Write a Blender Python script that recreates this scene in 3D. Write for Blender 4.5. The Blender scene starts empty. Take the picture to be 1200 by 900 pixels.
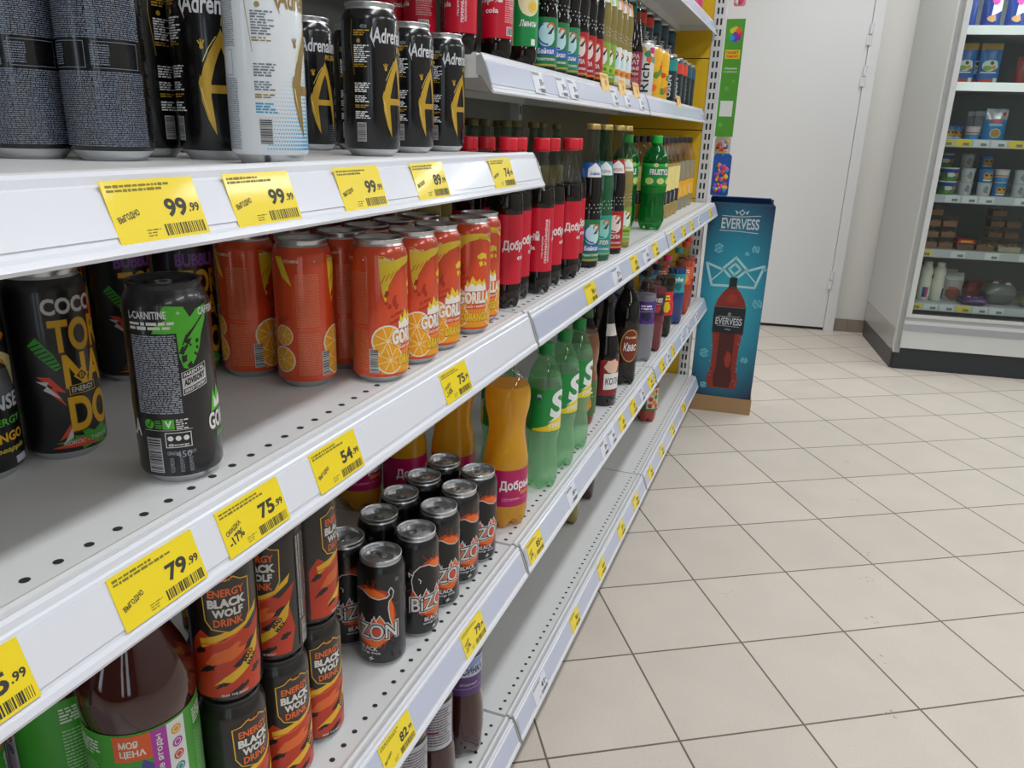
import bpy, bmesh, math, random
from mathutils import Vector, Matrix
from mathutils.geometry import tessellate_polygon

sc = bpy.context.scene
COL = sc.collection
R0 = math.radians
rnd = random.Random(7)
HZ = 1.28                                            # eye height

# ------------------------------------------------------------------ camera
cam_d = bpy.data.cameras.new('camera')
cam_d.sensor_width = 36.0
cam_d.lens = 910.45 / 1200 * 36
cam_d.clip_start = 0.02
cam = bpy.data.objects.new('camera', cam_d)
COL.objects.link(cam)
rt = Vector((0.93427545, 0.3551828, 0.03121784))
up = Vector((-0.13844343, 0.28068578, 0.94976255))
fw = Vector((-0.32857692, 0.89166174, -0.31141056))
cam.matrix_world = Matrix(((rt.x, up.x, -fw.x, 0), (rt.y, up.y, -fw.y, 0), (rt.z, up.z, -fw.z, HZ), (0, 0, 0, 1)))
sc.camera = cam

# ------------------------------------------------------------------ view, world
sc.view_settings.view_transform = 'Standard'
sc.view_settings.look = 'None'
sc.view_settings.gamma = 1.0
sc.view_settings.use_curve_mapping = False
sc.view_settings.exposure = 0.0
try:
    sc.cycles.use_denoising = True
    sc.cycles.max_bounces = 10
    sc.cycles.transparent_max_bounces = 24
    sc.cycles.sample_clamp_indirect = 6.0
except Exception:
    pass
world = bpy.data.worlds.new('world')
sc.world = world
world.use_nodes = True
world.node_tree.nodes['Background'].inputs[0].default_value = (0.9, 0.95, 1.0, 1)
world.node_tree.nodes['Background'].inputs[1].default_value = 2.6

LAMP_W = 15.0
LAMP_SPOTS = [(0.35, -1.6), (0.35, 0.5), (0.35, 2.6), (0.35, 4.6), (2.3, -1.6), (2.3, 0.5), (2.3, 2.6), (2.3, 4.4), (-2.0, -0.6), (-2.0, 1.6), (-2.0, 3.8)]
CEIL = 2.95

# ------------------------------------------------------------------ materials
def lin(c):
    c = c / 255.0
    return c / 12.92 if c <= 0.04045 else ((c + 0.055) / 1.055) ** 2.4
def rgb(h):
    h = h.lstrip('#')
    return tuple(lin(int(h[i:i + 2], 16)) for i in (0, 2, 4)) + (1.0,)
_mats = {}
def P(h, rough=0.4, metal=0.0, coat=0.0, name=None, emit=0.0, bump=0.0, bscale=60.0, vary=0.0, vscale=4.0, spec=0.5):
    key = (h, rough, metal, coat, emit, bump, bscale, vary, vscale, spec)
    if key in _mats:
        return _mats[key]
    m = bpy.data.materials.new(name or 'paint_' + h.lstrip('#'))
    m.use_nodes = True
    nt = m.node_tree
    b = nt.nodes['Principled BSDF']
    b.inputs['Base Color'].default_value = rgb(h)
    b.inputs['Roughness'].default_value = rough
    b.inputs['Metallic'].default_value = metal
    b.inputs['Coat Weight'].default_value = coat
    b.inputs['Coat Roughness'].default_value = 0.08
    b.inputs['Specular IOR Level'].default_value = spec
    if emit:
        b.inputs['Emission Color'].default_value = rgb(h)
        b.inputs['Emission Strength'].default_value = emit
    if vary or bump:
        tc = nt.nodes.new('ShaderNodeTexCoord')
        if vary:
            n = nt.nodes.new('ShaderNodeTexNoise'); n.inputs['Scale'].default_value = vscale; n.inputs['Detail'].default_value = 5
            nt.links.new(tc.outputs['Object'], n.inputs['Vector'])
            mx = nt.nodes.new('ShaderNodeMix'); mx.data_type = 'RGBA'
            c = rgb(h)
            mx.inputs[6].default_value = tuple(x * (1 - vary) for x in c[:3]) + (1,)
            mx.inputs[7].default_value = tuple(min(1, x * (1 + vary)) for x in c[:3]) + (1,)
            nt.links.new(n.outputs['Fac'], mx.inputs[0]); nt.links.new(mx.outputs[2], b.inputs['Base Color'])
        if bump:
            n2 = nt.nodes.new('ShaderNodeTexNoise'); n2.inputs['Scale'].default_value = bscale
            nt.links.new(tc.outputs['Object'], n2.inputs['Vector'])
            bp = nt.nodes.new('ShaderNodeBump'); bp.inputs['Strength'].default_value = bump; bp.inputs['Distance'].default_value = 0.002
            nt.links.new(n2.outputs['Fac'], bp.inputs['Height']); nt.links.new(bp.outputs[0], b.inputs['Normal'])
    _mats[key] = m
    return m
def CLEAR(h='#ffffff', gloss=0.10, name='clear_plastic', rough=0.03, body=None, fac=0.0):
    """thin clear wall: mostly see-through, a fresnel gloss, and if body is given a share of cloudy colour"""
    key = ('clear', h, gloss, rough, body, fac)
    if key in _mats:
        return _mats[key]
    m = bpy.data.materials.new(name); m.use_nodes = True
    nt = m.node_tree; nt.nodes.clear()
    out = nt.nodes.new('ShaderNodeOutputMaterial')
    tr = nt.nodes.new('ShaderNodeBsdfTransparent'); tr.inputs[0].default_value = rgb(h)
    gl = nt.nodes.new('ShaderNodeBsdfGlossy'); gl.inputs['Roughness'].default_value = rough
    fc = nt.nodes.new('ShaderNodeLayerWeight'); fc.inputs['Blend'].default_value = 0.5
    pw = nt.nodes.new('ShaderNodeMath'); pw.operation = 'POWER'; pw.inputs[1].default_value = 3.5
    lw = nt.nodes.new('ShaderNodeMath'); lw.operation = 'MULTIPLY_ADD'; lw.inputs[1].default_value = 0.5; lw.inputs[2].default_value = gloss * 0.25
    nt.links.new(fc.outputs['Facing'], pw.inputs[0]); nt.links.new(pw.outputs[0], lw.inputs[0])
    mx = nt.nodes.new('ShaderNodeMixShader')
    src = tr
    if body:
        df = nt.nodes.new('ShaderNodeBsdfDiffuse'); df.inputs[0].default_value = rgb(body)
        tl = nt.nodes.new('ShaderNodeBsdfTranslucent'); tl.inputs[0].default_value = rgb(body)
        m2 = nt.nodes.new('ShaderNodeMixShader'); m2.inputs[0].default_value = 0.5
        nt.links.new(df.outputs[0], m2.inputs[1]); nt.links.new(tl.outputs[0], m2.inputs[2])
        m3 = nt.nodes.new('ShaderNodeMixShader'); m3.inputs[0].default_value = fac
        nt.links.new(tr.outputs[0], m3.inputs[1]); nt.links.new(m2.outputs[0], m3.inputs[2])
        src = m3
    nt.links.new(lw.outputs[0], mx.inputs[0]); nt.links.new(src.outputs[0], mx.inputs[1]); nt.links.new(gl.outputs[0], mx.inputs[2])
    nt.links.new(mx.outputs[0], out.inputs[0])
    _mats[key] = m
    return m

SILVER = P('#c9cbcd', 0.28, 0.9, name='brushed_aluminium')
BLACKINK = P('#101013', 0.35, name='black_ink')
WHITEINK = P('#e9e9e9', 0.4, name='white_ink')
GREYINK = P('#8f949c', 0.4, name='grey_ink')
GOLD = P('#d0a63a', 0.32, 0.35, name='gold_print')

# ------------------------------------------------------------------ mesh kit
class MB:
    def __init__(s):
        s.v = []; s.f = []; s.m = []; s.mats = []; s.sm = []
    def mi(s, mat):
        if mat not in s.mats: s.mats.append(mat)
        return s.mats.index(mat)
    def add(s, vs, fs, mat, smooth=False):
        o = len(s.v); i = s.mi(mat)
        s.v += [tuple(v) for v in vs]
        for f in fs:
            s.f.append(tuple(o + k for k in f)); s.m.append(i); s.sm.append(smooth)
        return s
    def box(s, x0, y0, z0, x1, y1, z1, mat):
        vs = [(x, y, z) for x in (x0, x1) for y in (y0, y1) for z in (z0, z1)]
        return s.add(vs, [(0, 1, 3, 2), (4, 6, 7, 5), (0, 4, 5, 1), (2, 3, 7, 6), (0, 2, 6, 4), (1, 5, 7, 3)], mat)
    def prism(s, pts, a0, a1, mat, axis='y', smooth=False):
        """pts: closed 2D outline; axis y: (x,z), axis x: (y,z), axis z: (x,y)"""
        def q(p, a):
            return {'y': (p[0], a, p[1]), 'x': (a, p[0], p[1]), 'z': (p[0], p[1], a)}[axis]
        n = len(pts)
        vs = [q(p, a0) for p in pts] + [q(p, a1) for p in pts]
        fs = [(i, (i + 1) % n, n + (i + 1) % n, n + i) for i in range(n)]
        s.add(vs, fs, mat, smooth)
        tr = tessellate_polygon([[Vector((p[0], p[1], 0)) for p in pts]])
        s.add([q(p, a0) for p in pts], [tuple(t) for t in tr], mat)
        s.add([q(p, a1) for p in pts], [tuple(t)[::-1] for t in tr], mat)
        return s
    def lathe(s, prof, seg, mat, cap0=True, cap1=True, cx=0.0, cy=0.0, mod=None, smooth=True):
        vs = []; fs = []
        for (z, r) in prof:
            for k in range(seg):
                a = 2 * math.pi * k / seg
                rr, zz = (r, z) if mod is None else mod(z, r, a)
                vs.append((cx + rr * math.cos(a), cy + rr * math.sin(a), zz))
        for i in range(len(prof) - 1):
            for k in range(seg):
                k2 = (k + 1) % seg
                fs.append((i * seg + k, i * seg + k2, (i + 1) * seg + k2, (i + 1) * seg + k))
        s.add(vs, fs, mat, smooth)
        if cap0: s.add(vs[:seg], [tuple(range(seg))[::-1]], mat)
        if cap1: s.add(vs[-seg:], [tuple(range(seg))], mat)
        return s
    def tube(s, pts, r, mat, seg=8):
        pts = [Vector(p) for p in pts]; vs = []; fs = []
        for i, p in enumerate(pts):
            d = (pts[min(i + 1, len(pts) - 1)] - pts[max(i - 1, 0)]).normalized()
            u = d.orthogonal().normalized(); w = d.cross(u)
            if i and (u.dot(pu) < 0.2):
                u = (pu - d * pu.dot(d)).normalized(); w = d.cross(u)
            elif i:
                u = (pu - d * pu.dot(d)).normalized(); w = d.cross(u)
            pu = u
            for k in range(seg):
                a = 2 * math.pi * k / seg
                vs.append(p + u * (r * math.cos(a)) + w * (r * math.sin(a)))
        for i in range(len(pts) - 1):
            for k in range(seg):
                k2 = (k + 1) % seg
                fs.append((i * seg + k, i * seg + k2, (i + 1) * seg + k2, (i + 1) * seg + k))
        fs.append(tuple(range(seg))[::-1]); n = (len(pts) - 1) * seg; fs.append(tuple(range(n, n + seg)))
        return s.add(vs, fs, mat, True)
    def mesh(s, name):
        me = bpy.data.meshes.new(name)
        me.from_pydata(s.v, [], s.f)
        for m in s.mats: me.materials.append(m)
        me.polygons.foreach_set('material_index', s.m)
        me.polygons.foreach_set('use_smooth', s.sm)
        me.update()
        return me
    def build(s, name, parent=None, bevel=0.0, segs=2):
        o = bpy.data.objects.new(name, s.mesh(name))
        COL.objects.link(o)
        if parent: o.parent = parent
        if bevel:
            b = o.modifiers.new('bevel', 'BEVEL'); b.width = bevel; b.segments = segs; b.limit_method = 'ANGLE'
        return o

def thing(name, label, cat, loc=(0, 0, 0), rz=0.0, group=None):
    o = bpy.data.objects.new(name, None); COL.objects.link(o)
    o.empty_display_size = 0.03
    o.location = loc; o.rotation_euler = (0, 0, rz)
    o['label'] = label; o['category'] = cat
    if group: o['group'] = group
    return o
def tag(o, label, cat, group=None):
    o['label'] = label; o['category'] = cat
    if group: o['group'] = group
    return o
def struct(o):
    o['kind'] = 'structure'
    return o
def copy_tree(o, parent=None):
    c = o.copy(); COL.objects.link(c)
    if parent: c.parent = parent
    for ch in list(o.children): copy_tree(ch, c)
    return c
_protos = {}
def place(kind, maker, x, y, z, rz, label, group):
    """the first of a kind is built, the later ones are copies of it and of its parts"""
    if kind not in _protos:
        _protos[kind] = o = maker()
    else:
        o = copy_tree(_protos[kind])
    o.location = (x, y, z); o.rotation_euler = (0, 0, rz); o.scale = (1, 1, 1)
    o['label'] = label; o['group'] = group
    return o

# ------------------------------------------------------------------ printed art: flat shapes laid on a surface
_txt = {}
def text_tris(t, bold=0.0, shear=0.0, res=2):
    key = (t, bold, shear, res)
    if key not in _txt:
        cu = bpy.data.curves.new('t', 'FONT'); cu.body = t; cu.size = 1.0; cu.resolution_u = res
        cu.offset = bold; cu.shear = shear; cu.fill_mode = 'FRONT'
        ob = bpy.data.objects.new('t', cu); COL.objects.link(ob)
        dg = bpy.context.evaluated_depsgraph_get()
        me = bpy.data.meshes.new_from_object(ob.evaluated_get(dg))
        vs = [(v.co.x, v.co.y) for v in me.vertices]
        tr = [tuple(p.vertices) for p in me.polygons]
        bpy.data.objects.remove(ob); bpy.data.curves.remove(cu); bpy.data.meshes.remove(me)
        xs = [v[0] for v in vs] or [0, 1]; ys = [v[1] for v in vs] or [0, 1]
        _txt[key] = (vs, tr, min(xs), max(xs), min(ys), max(ys))
    return _txt[key]
def clip_half(poly, ax, c, keep_less):
    out = []
    n = len(poly)
    for i in range(n):
        a, b = poly[i], poly[(i + 1) % n]
        ia = (a[ax] <= c) if keep_less else (a[ax] >= c)
        ib = (b[ax] <= c) if keep_less else (b[ax] >= c)
        if ia: out.append(a)
        if ia != ib:
            t = (c - a[ax]) / (b[ax] - a[ax])
            out.append((a[0] + t * (b[0] - a[0]), a[1] + t * (b[1] - a[1])))
    return out
def bands(polys, ax, step):
    res = []
    for p in polys:
        lo = min(q[ax] for q in p); hi = max(q[ax] for q in p)
        k0 = math.floor(lo / step + 1e-9); k1 = math.ceil(hi / step - 1e-9)
        if k1 - k0 <= 1:
            res.append(p); continue
        for k in range(k0, k1):
            c = clip_half(clip_half(p, ax, k * step, False), ax, (k + 1) * step, True)
            if len(c) >= 3: res.append(c)
    return res

class Skin:
    """2D art (u right, v up, metres) laid on a surface through fmap(u, v, lift) -> point"""
    def __init__(s, mb, fmap, du=None, dv=None, lift=0.00011):
        s.mb = mb; s.fmap = fmap; s.du = du; s.dv = dv; s.lift = lift
    def polys(s, ps, mat, layer=1):
        if s.du: ps = bands(ps, 0, s.du)
        if s.dv: ps = bands(ps, 1, s.dv)
        vs = []; fs = []; idx = {}
        for p in ps:
            f = []
            for q in p:
                k = (round(q[0], 6), round(q[1], 6))
                if k not in idx:
                    idx[k] = len(vs); vs.append(s.fmap(q[0], q[1], s.lift * layer))
                if not f or f[-1] != idx[k]: f.append(idx[k])
            if len(f) > 2 and f[0] == f[-1]: f.pop()
            if len(set(f)) >= 3 and len(set(f)) == len(f): fs.append(f)
        s.mb.add(vs, fs, mat, bool(s.du))
        return s
    def poly(s, pts, mat, layer=1):
        tr = tessellate_polygon([[Vector((p[0], p[1], 0)) for p in pts]])
        ps = []
        for t in tr:
            a, b, c = (pts[i] for i in t)
            cr = (b[0] - a[0]) * (c[1] - a[1]) - (b[1] - a[1]) * (c[0] - a[0])
            ps.append([a, b, c] if cr > 0 else [a, c, b])
        return s.polys(ps, mat, layer)
    def rect(s, u0, v0, u1, v1, mat, layer=1):
        return s.polys([[(u0, v0), (u1, v0), (u1, v1), (u0, v1)]], mat, layer)
    def frame(s, u0, v0, u1, v1, w, mat, layer=1):
        for a in ((u0, v0, u1, v0 + w), (u0, v1 - w, u1, v1), (u0, v0 + w, u0 + w, v1 - w), (u1 - w, v0 + w, u1, v1 - w)):
            s.rect(*a, mat, layer)
        return s
    def disc(s, u, v, r, mat, layer=1, n=18, ry=None):
        ry = ry or r
        return s.polys([[(u + r * math.cos(2 * math.pi * k / n), v + ry * math.sin(2 * math.pi * k / n)) for k in range(n)]], mat, layer)
    def ring(s, u, v, r, w, mat, layer=1, n=20, a0=0.0, a1=360.0):
        ps = []
        for k in range(n):
            a = R0(a0 + (a1 - a0) * k / n); b = R0(a0 + (a1 - a0) * (k + 1) / n)
            ps.append([(u + (r - w) * math.cos(a), v + (r - w) * math.sin(a)), (u + r * math.cos(a), v + r * math.sin(a)),
                       (u + r * math.cos(b), v + r * math.sin(b)), (u + (r - w) * math.cos(b), v + (r - w) * math.sin(b))])
        return s.polys(ps, mat, layer)
    def line(s, pts, w, mat, layer=1):
        for (a, b) in zip(pts[:-1], pts[1:]):
            dx, dy = b[0] - a[0], b[1] - a[1]; L = math.hypot(dx, dy) or 1e-9
            nx, ny = -dy / L * w / 2, dx / L * w / 2; ex, ey = dx / L * w * 0.3, dy / L * w * 0.3
            s.polys([[(a[0] - nx - ex, a[1] - ny - ey), (b[0] - nx + ex, b[1] - ny + ey), (b[0] + nx + ex, b[1] + ny + ey), (a[0] + nx - ex, a[1] + ny - ey)]], mat, layer)
        return s
    def text(s, t, u, v, h, mat, layer=1, bold=0.02, shear=0.0, w=None, rot=0.0, anchor='c', grow=0.0):
        """h: height of the letters' box in metres, w: forced width; grow lets the line climb"""
        vs, tr, x0, x1, y0, y1 = text_tris(t, bold, shear, 6 if (h > 0.018 and t.isascii()) else (3 if h > 0.009 else 2))
        k = h / max(y1 - y0, 1e-6); kx = k if w is None else w / max(x1 - x0, 1e-6)
        ox = {'c': (x0 + x1) / 2, 'l': x0, 'r': x1}[anchor]; oy = (y0 + y1) / 2
        c, sn = math.cos(rot), math.sin(rot)
        q = []
        for (x, y) in vs:
            a, b = (x - ox) * kx, (y - oy) * k
            b += grow * a
            q.append((u + a * c - b * sn, v + a * sn + b * c))
        return s.polys([[q[i] for i in t3] for t3 in tr], mat, layer)
    def print_lines(s, u0, v0, u1, v1, n, mat, layer=1, fill=0.55, seed=1, ragged=0.0, dash=0.004):
        """fine print: rows of short dashes of varying length"""
        g = random.Random(seed); pitch = (v1 - v0) / n; ps = []
        for i in range(n):
            v = v1 - (i + 0.5) * pitch; u = u0; end = u1 - ragged * (u1 - u0) * g.random()
            while u < end - dash * 0.3:
                L = min(dash * (0.4 + g.random() * 1.2), end - u)
                hh = pitch * fill / 2 * (0.8 + 0.4 * g.random())
                ps.append([(u, v - hh), (u + L, v - hh), (u + L, v + hh), (u, v + hh)])
                u += L + dash * 0.22
        return s.polys(ps, mat, layer)
    def barcode(s, u0, v0, u1, v1, ink, paper=None, layer=1, horizontal=False, seed=3):
        g = random.Random(seed)
        if paper: s.rect(u0, v0, u1, v1, paper, layer)
        m = 0.06 * (u1 - u0) if paper else 0
        L = (v1 - v0) if horizontal else (u1 - u0)
        p = m; ps = []
        while p < L - m:
            w = L * g.choice((0.012, 0.02, 0.03, 0.04)); 
            e = min(p + w, L - m)
            if horizontal: ps.append([(u0 + m, v0 + p), (u1 - m, v0 + p), (u1 - m, v0 + e), (u0 + m, v0 + e)])
            else: ps.append([(u0 + p, v0 + m), (u0 + e, v0 + m), (u0 + e, v1 - m), (u0 + p, v1 - m)])
            p = e + L * g.choice((0.012, 0.02, 0.03))
        return s.polys(ps, ink, layer + (1 if paper else 0))
    def blob(s, u, v, ru, rv, mat, layer=1, n=26, jag=0.35, seed=1, rot=0.0):
        g = random.Random(seed); pts = []
        for k in range(n):
            a = 2 * math.pi * k / n; q = 1 - jag * g.random()
            x, y = ru * q * math.cos(a), rv * q * math.sin(a)
            pts.append((u + x * math.cos(rot) - y * math.sin(rot), v + x * math.sin(rot) + y * math.cos(rot)))
        return s.poly(pts, mat, layer)

def interp(prof, z):
    if z <= prof[0][0]: return prof[0][1]
    for (a, b) in zip(prof[:-1], prof[1:]):
        if a[0] <= z <= b[0]:
            t = (z - a[0]) / max(b[0] - a[0], 1e-9)
            return a[1] + t * (b[1] - a[1])
    return prof[-1][1]
def round_skin(mb, prof, rref, du=0.004, dv=0.012, lift=0.00011):
    """art wrapped round an upright turned shape; u = 0 faces local +X"""
    def fm(u, v, l):
        r = interp(prof, v) + l; a = u / rref
        return (r * math.cos(a), r * math.sin(a), v)
    return Skin(mb, fm, du, dv, lift)
def flat_skin(mb, o, U, V, lift=0.0003):
    o, U, V = Vector(o), Vector(U).normalized(), Vector(V).normalized(); N = U.cross(V)
    return Skin(mb, lambda u, v, l: o + U * u + V * v + N * l, None, None, lift)
# ================================================================== THE ROOM
A8 = R0(8.0)
WU = Vector((math.cos(A8), math.sin(A8), 0)); WV = Vector((-math.sin(A8), math.cos(A8), 0))
PW = Vector((0.193, 5.805, 0))                        # foot of the door's right edge on the far wall

def floor_material():
    m = bpy.data.materials.new('beige_floor_tiles'); m.use_nodes = True
    nt = m.node_tree; b = nt.nodes['Principled BSDF']
    tc = nt.nodes.new('ShaderNodeTexCoord')
    br = nt.nodes.new('ShaderNodeTexBrick'); br.offset = 0.0; br.squash = 1.0
    br.inputs['Scale'].default_value = 1 / 0.305
    br.inputs['Brick Width'].default_value = 1.0; br.inputs['Row Height'].default_value = 1.0
    br.inputs['Mortar Size'].default_value = 0.0088; br.inputs['Mortar Smooth'].default_value = 0.15
    br.inputs['Color1'].default_value = rgb('#d9cfc3'); br.inputs['Color2'].default_value = rgb('#d2c8bc')
    br.inputs['Mortar'].default_value = rgb('#73685a')
    nt.links.new(tc.outputs['Object'], br.inputs['Vector'])
    n = nt.nodes.new('ShaderNodeTexNoise'); n.inputs['Scale'].default_value = 260; n.inputs['Detail'].default_value = 3
    n2 = nt.nodes.new('ShaderNodeTexNoise'); n2.inputs['Scale'].default_value = 5; n2.inputs['Detail'].default_value = 6
    nt.links.new(tc.outputs['Object'], n.inputs['Vector']); nt.links.new(tc.outputs['Object'], n2.inputs['Vector'])
    r1 = nt.nodes.new('ShaderNodeMapRange'); r1.inputs[1].default_value = 0.3; r1.inputs[2].default_value = 0.7; r1.inputs[3].default_value = 0.93; r1.inputs[4].default_value = 1.05
    r2 = nt.nodes.new('ShaderNodeMapRange'); r2.inputs[1].default_value = 0.3; r2.inputs[2].default_value = 0.7; r2.inputs[3].default_value = 0.955; r2.inputs[4].default_value = 1.03
    nt.links.new(n.outputs['Fac'], r1.inputs[0]); nt.links.new(n2.outputs['Fac'], r2.inputs[0])
    mu = nt.nodes.new('ShaderNodeMath'); mu.operation = 'MULTIPLY'
    nt.links.new(r1.outputs[0], mu.inputs[0]); nt.links.new(r2.outputs[0], mu.inputs[1])
    vm = nt.nodes.new('ShaderNodeVectorMath'); vm.operation = 'SCALE'
    nt.links.new(br.outputs['Color'], vm.inputs[0]); nt.links.new(mu.outputs[0], vm.inputs['Scale'])
    nt.links.new(vm.outputs[0], b.inputs['Base Color'])
    b.inputs['Roughness'].default_value = 0.5
    b.inputs['Specular IOR Level'].default_value = 0.4
    bp = nt.nodes.new('ShaderNodeBump'); bp.inputs['Strength'].default_value = 0.5; bp.inputs['Distance'].default_value = 0.002; bp.invert = True
    nt.links.new(br.outputs['Fac'], bp.inputs['Height']); nt.links.new(bp.outputs[0], b.inputs['Normal'])
    return m

TILE = 0.305
STAINS = [(0.315, 2.518), (0.318, 2.343), (0.323, 2.122), (0.33, 1.937), (0.281, 3.313), (0.305, 3.111), (0.304, 2.924), (0.195, 3.702), (0.344, 1.725), (-0.072, 2.093)]
mb = MB(); mb.box(-9, -9, -0.06, 9, 9, 0.0, floor_material())
gs_ = random.Random(3)
fs_ = flat_skin(mb, (0, 0, 0), (1, 0, 0), (0, 1, 0), 0.0002)
for (wx, wy) in STAINS:                                # scuffs and specks of dirt along the aisle
    dx, dy = wx - 0.48774 * 0.305, wy - 5.28584 * 0.305; ca, sa = math.cos(-0.562409), math.sin(-0.562409)
    for k in range(5): fs_.blob(dx * ca - dy * sa + gs_.uniform(-.018, .018), dx * sa + dy * ca + gs_.uniform(-.018, .018), gs_.uniform(.002, .007), gs_.uniform(.0015, .004), P('#aaa093', 0.6, name='floor_scuff'), 1, 10, 0.6, seed=k + int(wx * 900), rot=gs_.uniform(0, 3))
fo = struct(mb.build('floor')); fo.location = (0.48774 * TILE, 5.28584 * TILE, 0); fo.rotation_euler = (0, 0, 0.562409)

WALLP = P('#dcdad4', 0.75, vary=0.02, vscale=3, name='wall_paint')
def wall_box(name, p, a, b, d0, d1, z0, z1, mat, ang=A8):
    """box on the far wall: a..b along it, d0..d1 out of it towards the room"""
    m = MB(); m.box(a, -d1, z0, b, -d0, z1, mat)
    o = m.build(name); o.location = p; o.rotation_euler = (0, 0, ang)
    return o
struct(wall_box('wall_back', PW, -5.0, 5.0, -0.12, 0.0, 0, CEIL + 0.02, WALLP))
for nm, (x0, y0, x1, y1) in {'wall_left': (-3.32, -3.1, -3.2, 6.6), 'wall_right': (3.6, -3.1, 3.72, 6.9)}.items():
    m = MB(); m.box(x0, y0, 0, x1, y1, CEIL + 0.02, {'wall_right': P('#b9b6b0', 0.7, name='grey_wall_paint')}.get(nm, WALLP)); struct(m.build(nm))
m = MB(); m.box(-3.4, -3.3, CEIL, 3.8, 6.9, CEIL + 0.1, P('#c4c4c0', 0.8, name='ceiling_paint')); struct(m.build('ceiling'))

# unseen shop front behind the viewer: dark wall, windows added for streak reflections
FRONTW = P('#4f4d4a', 0.7, name='dark_wall_paint')
m = MB(); OPEN = [(-2.3, -1.7), (0.75, 1.15), (1.55, 2.15)]; xs_ = [-3.4] + [q for o_ in OPEN for q in o_] + [3.8]
for i_ in range(0, len(xs_), 2): m.box(xs_[i_], -3.22, 0, xs_[i_ + 1], -3.1, CEIL + 0.02, FRONTW)
for (a_, b_) in OPEN: m.box(a_, -3.22, 0, b_, -3.1, 0.25, FRONTW); m.box(a_, -3.22, 2.45, b_, -3.1, CEIL + 0.02, FRONTW)
struct(m.build('wall_front'))
for i_, (a_, b_) in enumerate(OPEN):  # added out of view, to give daylight and bright streaks on cans
    w_ = MB(); w_.box(a_, -3.17, 0.25, b_, -3.164, 2.45, CLEAR('#f4f8fa', 0.1, 'added_window_glass'))
    wo = struct(w_.build('added_window_%d' % (i_ + 1)))
    f_ = MB(); WF = P('#8e9092', 0.4, 0.3, name='aluminium_frame')
    f_.box(a_, -3.19, 0.25, a_ + 0.04, -3.13, 2.45, WF); f_.box(b_ - 0.04, -3.19, 0.25, b_, -3.13, 2.45, WF); f_.box(a_ + 0.04, -3.19, 0.25, b_ - 0.04, -3.13, 0.30, WF); f_.box(a_ + 0.04, -3.19, 2.40, b_ - 0.04, -3.13, 2.45, WF)
    f_.build('added_window_frame', wo)

# door of white painted steel, its frame, its hinges
DOORW = P('#dddddd', 0.38, vary=0.012, vscale=2, name='white_door_paint')
d = struct(wall_box('door_1', PW, -1.05, -0.004, 0.004, 0.03, 0.022, 2.5, DOORW))
fr = MB(); fr.box(-0.002, -0.045, 0, 0.062, -0.002, 2.56, DOORW); fr.box(-1.115, -0.045, 0, -1.052, -0.002, 2.56, DOORW)
fr.box(-1.115, -0.045, 2.51, 0.062, -0.002, 2.57, DOORW)
fr.box(-1.05, -0.004, 0.0, -0.002, -0.001, 2.51, P('#3a3936', 0.8, name='dark_gap'))
o = fr.build('door_frame', d, bevel=0.004); o.location = (0, 0, 0)
for zc in (1.915, 1.67, 0.36):
    h = MB()
    for (a, b) in ((-0.062, -0.004), (0.002, 0.064)):
        h.lathe([(zc + a, 0.011), (zc + b, 0.011)], 12, DOORW, cx=-0.001, cy=-0.047)
    h.box(-0.02, -0.05, zc - 0.06, -0.003, -0.03, zc - 0.004, DOORW)
    h.build('hinge', d)
SK = P('#8f8275', 0.45, vary=0.04, vscale=30, name='brown_skirting_tile')
m = MB()
m.box(0.066, -0.012, 0, 0.152, 0, 0.088, SK); m.box(0.155, -0.012, 0, 0.46, 0, 0.088, SK)
m.box(0.066, -0.009, 0, 0.46, 0, 0.086, P('#6f6558', 0.8, name='skirting_grout'))
for k in range(6): m.box(0.463 + 0.305 * k, -0.012, 0, 0.765 + 0.305 * k, 0, 0.088, SK)
o = struct(m.build('baseboard_back')); o.location = PW; o.rotation_euler = (0, 0, A8)

# ceiling lamps
LAMPM = P('#f4f6ff', 0.5, emit=4.0, name='lit_diffuser')
def make_lamp():
    t = thing('ceiling_lamp', '', 'lamp')
    m = MB(); m.box(-0.09, -0.62, 0.012, 0.09, 0.62, 0.06, P('#eeeeee', 0.4, name='lamp_housing')); m.build('housing', t, bevel=0.006)
    m = MB(); m.box(-0.08, -0.6, 0.0, 0.08, 0.6, 0.014, LAMPM); m.build('diffuser', t)
    return t
for i, (x, y) in enumerate(LAMP_SPOTS):
    row = {0.35: 'the aisle by the drinks shelves', 2.3: 'the middle of the shop', -2.0: 'the aisle behind the drinks shelves'}[x]
    place('lamp', make_lamp, x, y, CEIL - 0.06, 0, 'white linear ceiling lamp over %s, %s in its row' % (row, ['first', 'second', 'third', 'fourth'][len([1 for q in LAMP_SPOTS if q[0] == x and q[1] < y])]), 'ceiling lamps')
    L = bpy.data.lights.new('lamp_light', 'AREA'); L.shape = 'RECTANGLE'; L.size = 0.16; L.size_y = 1.2; L.energy = LAMP_W; L.color = (0.94, 0.97, 1.0)
    lo = bpy.data.objects.new('lamp_light', L); COL.objects.link(lo); lo.location = (x, y, CEIL - 0.066)

# ================================================================== THE GONDOLA
XF = -0.414                                           # front edge of the deep shelves
YB = [-0.063, 1.187, 2.437, 3.687]                    # ends of the three bays
ZA, ZB, ZC, ZD, ZE, ZT = 1.246, 1.390, 0.993, 0.557, 0.173, 1.744
STEEL = P('#d9d9d8', 0.42, vary=0.015, vscale=6, name='white_powder_coat')
RAILW = P('#e4e6ee', 0.25, coat=0.3, name='white_price_rail')
RAILB = P('#c3c9de', 0.3, coat=0.4, name='grey_blue_rail_insert')
DARK = P('#26272a', 0.7, name='dark_hole')
ENDC = P('#a9a9a8', 0.4, name='grey_bracket')
BACKX = -0.93

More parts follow.
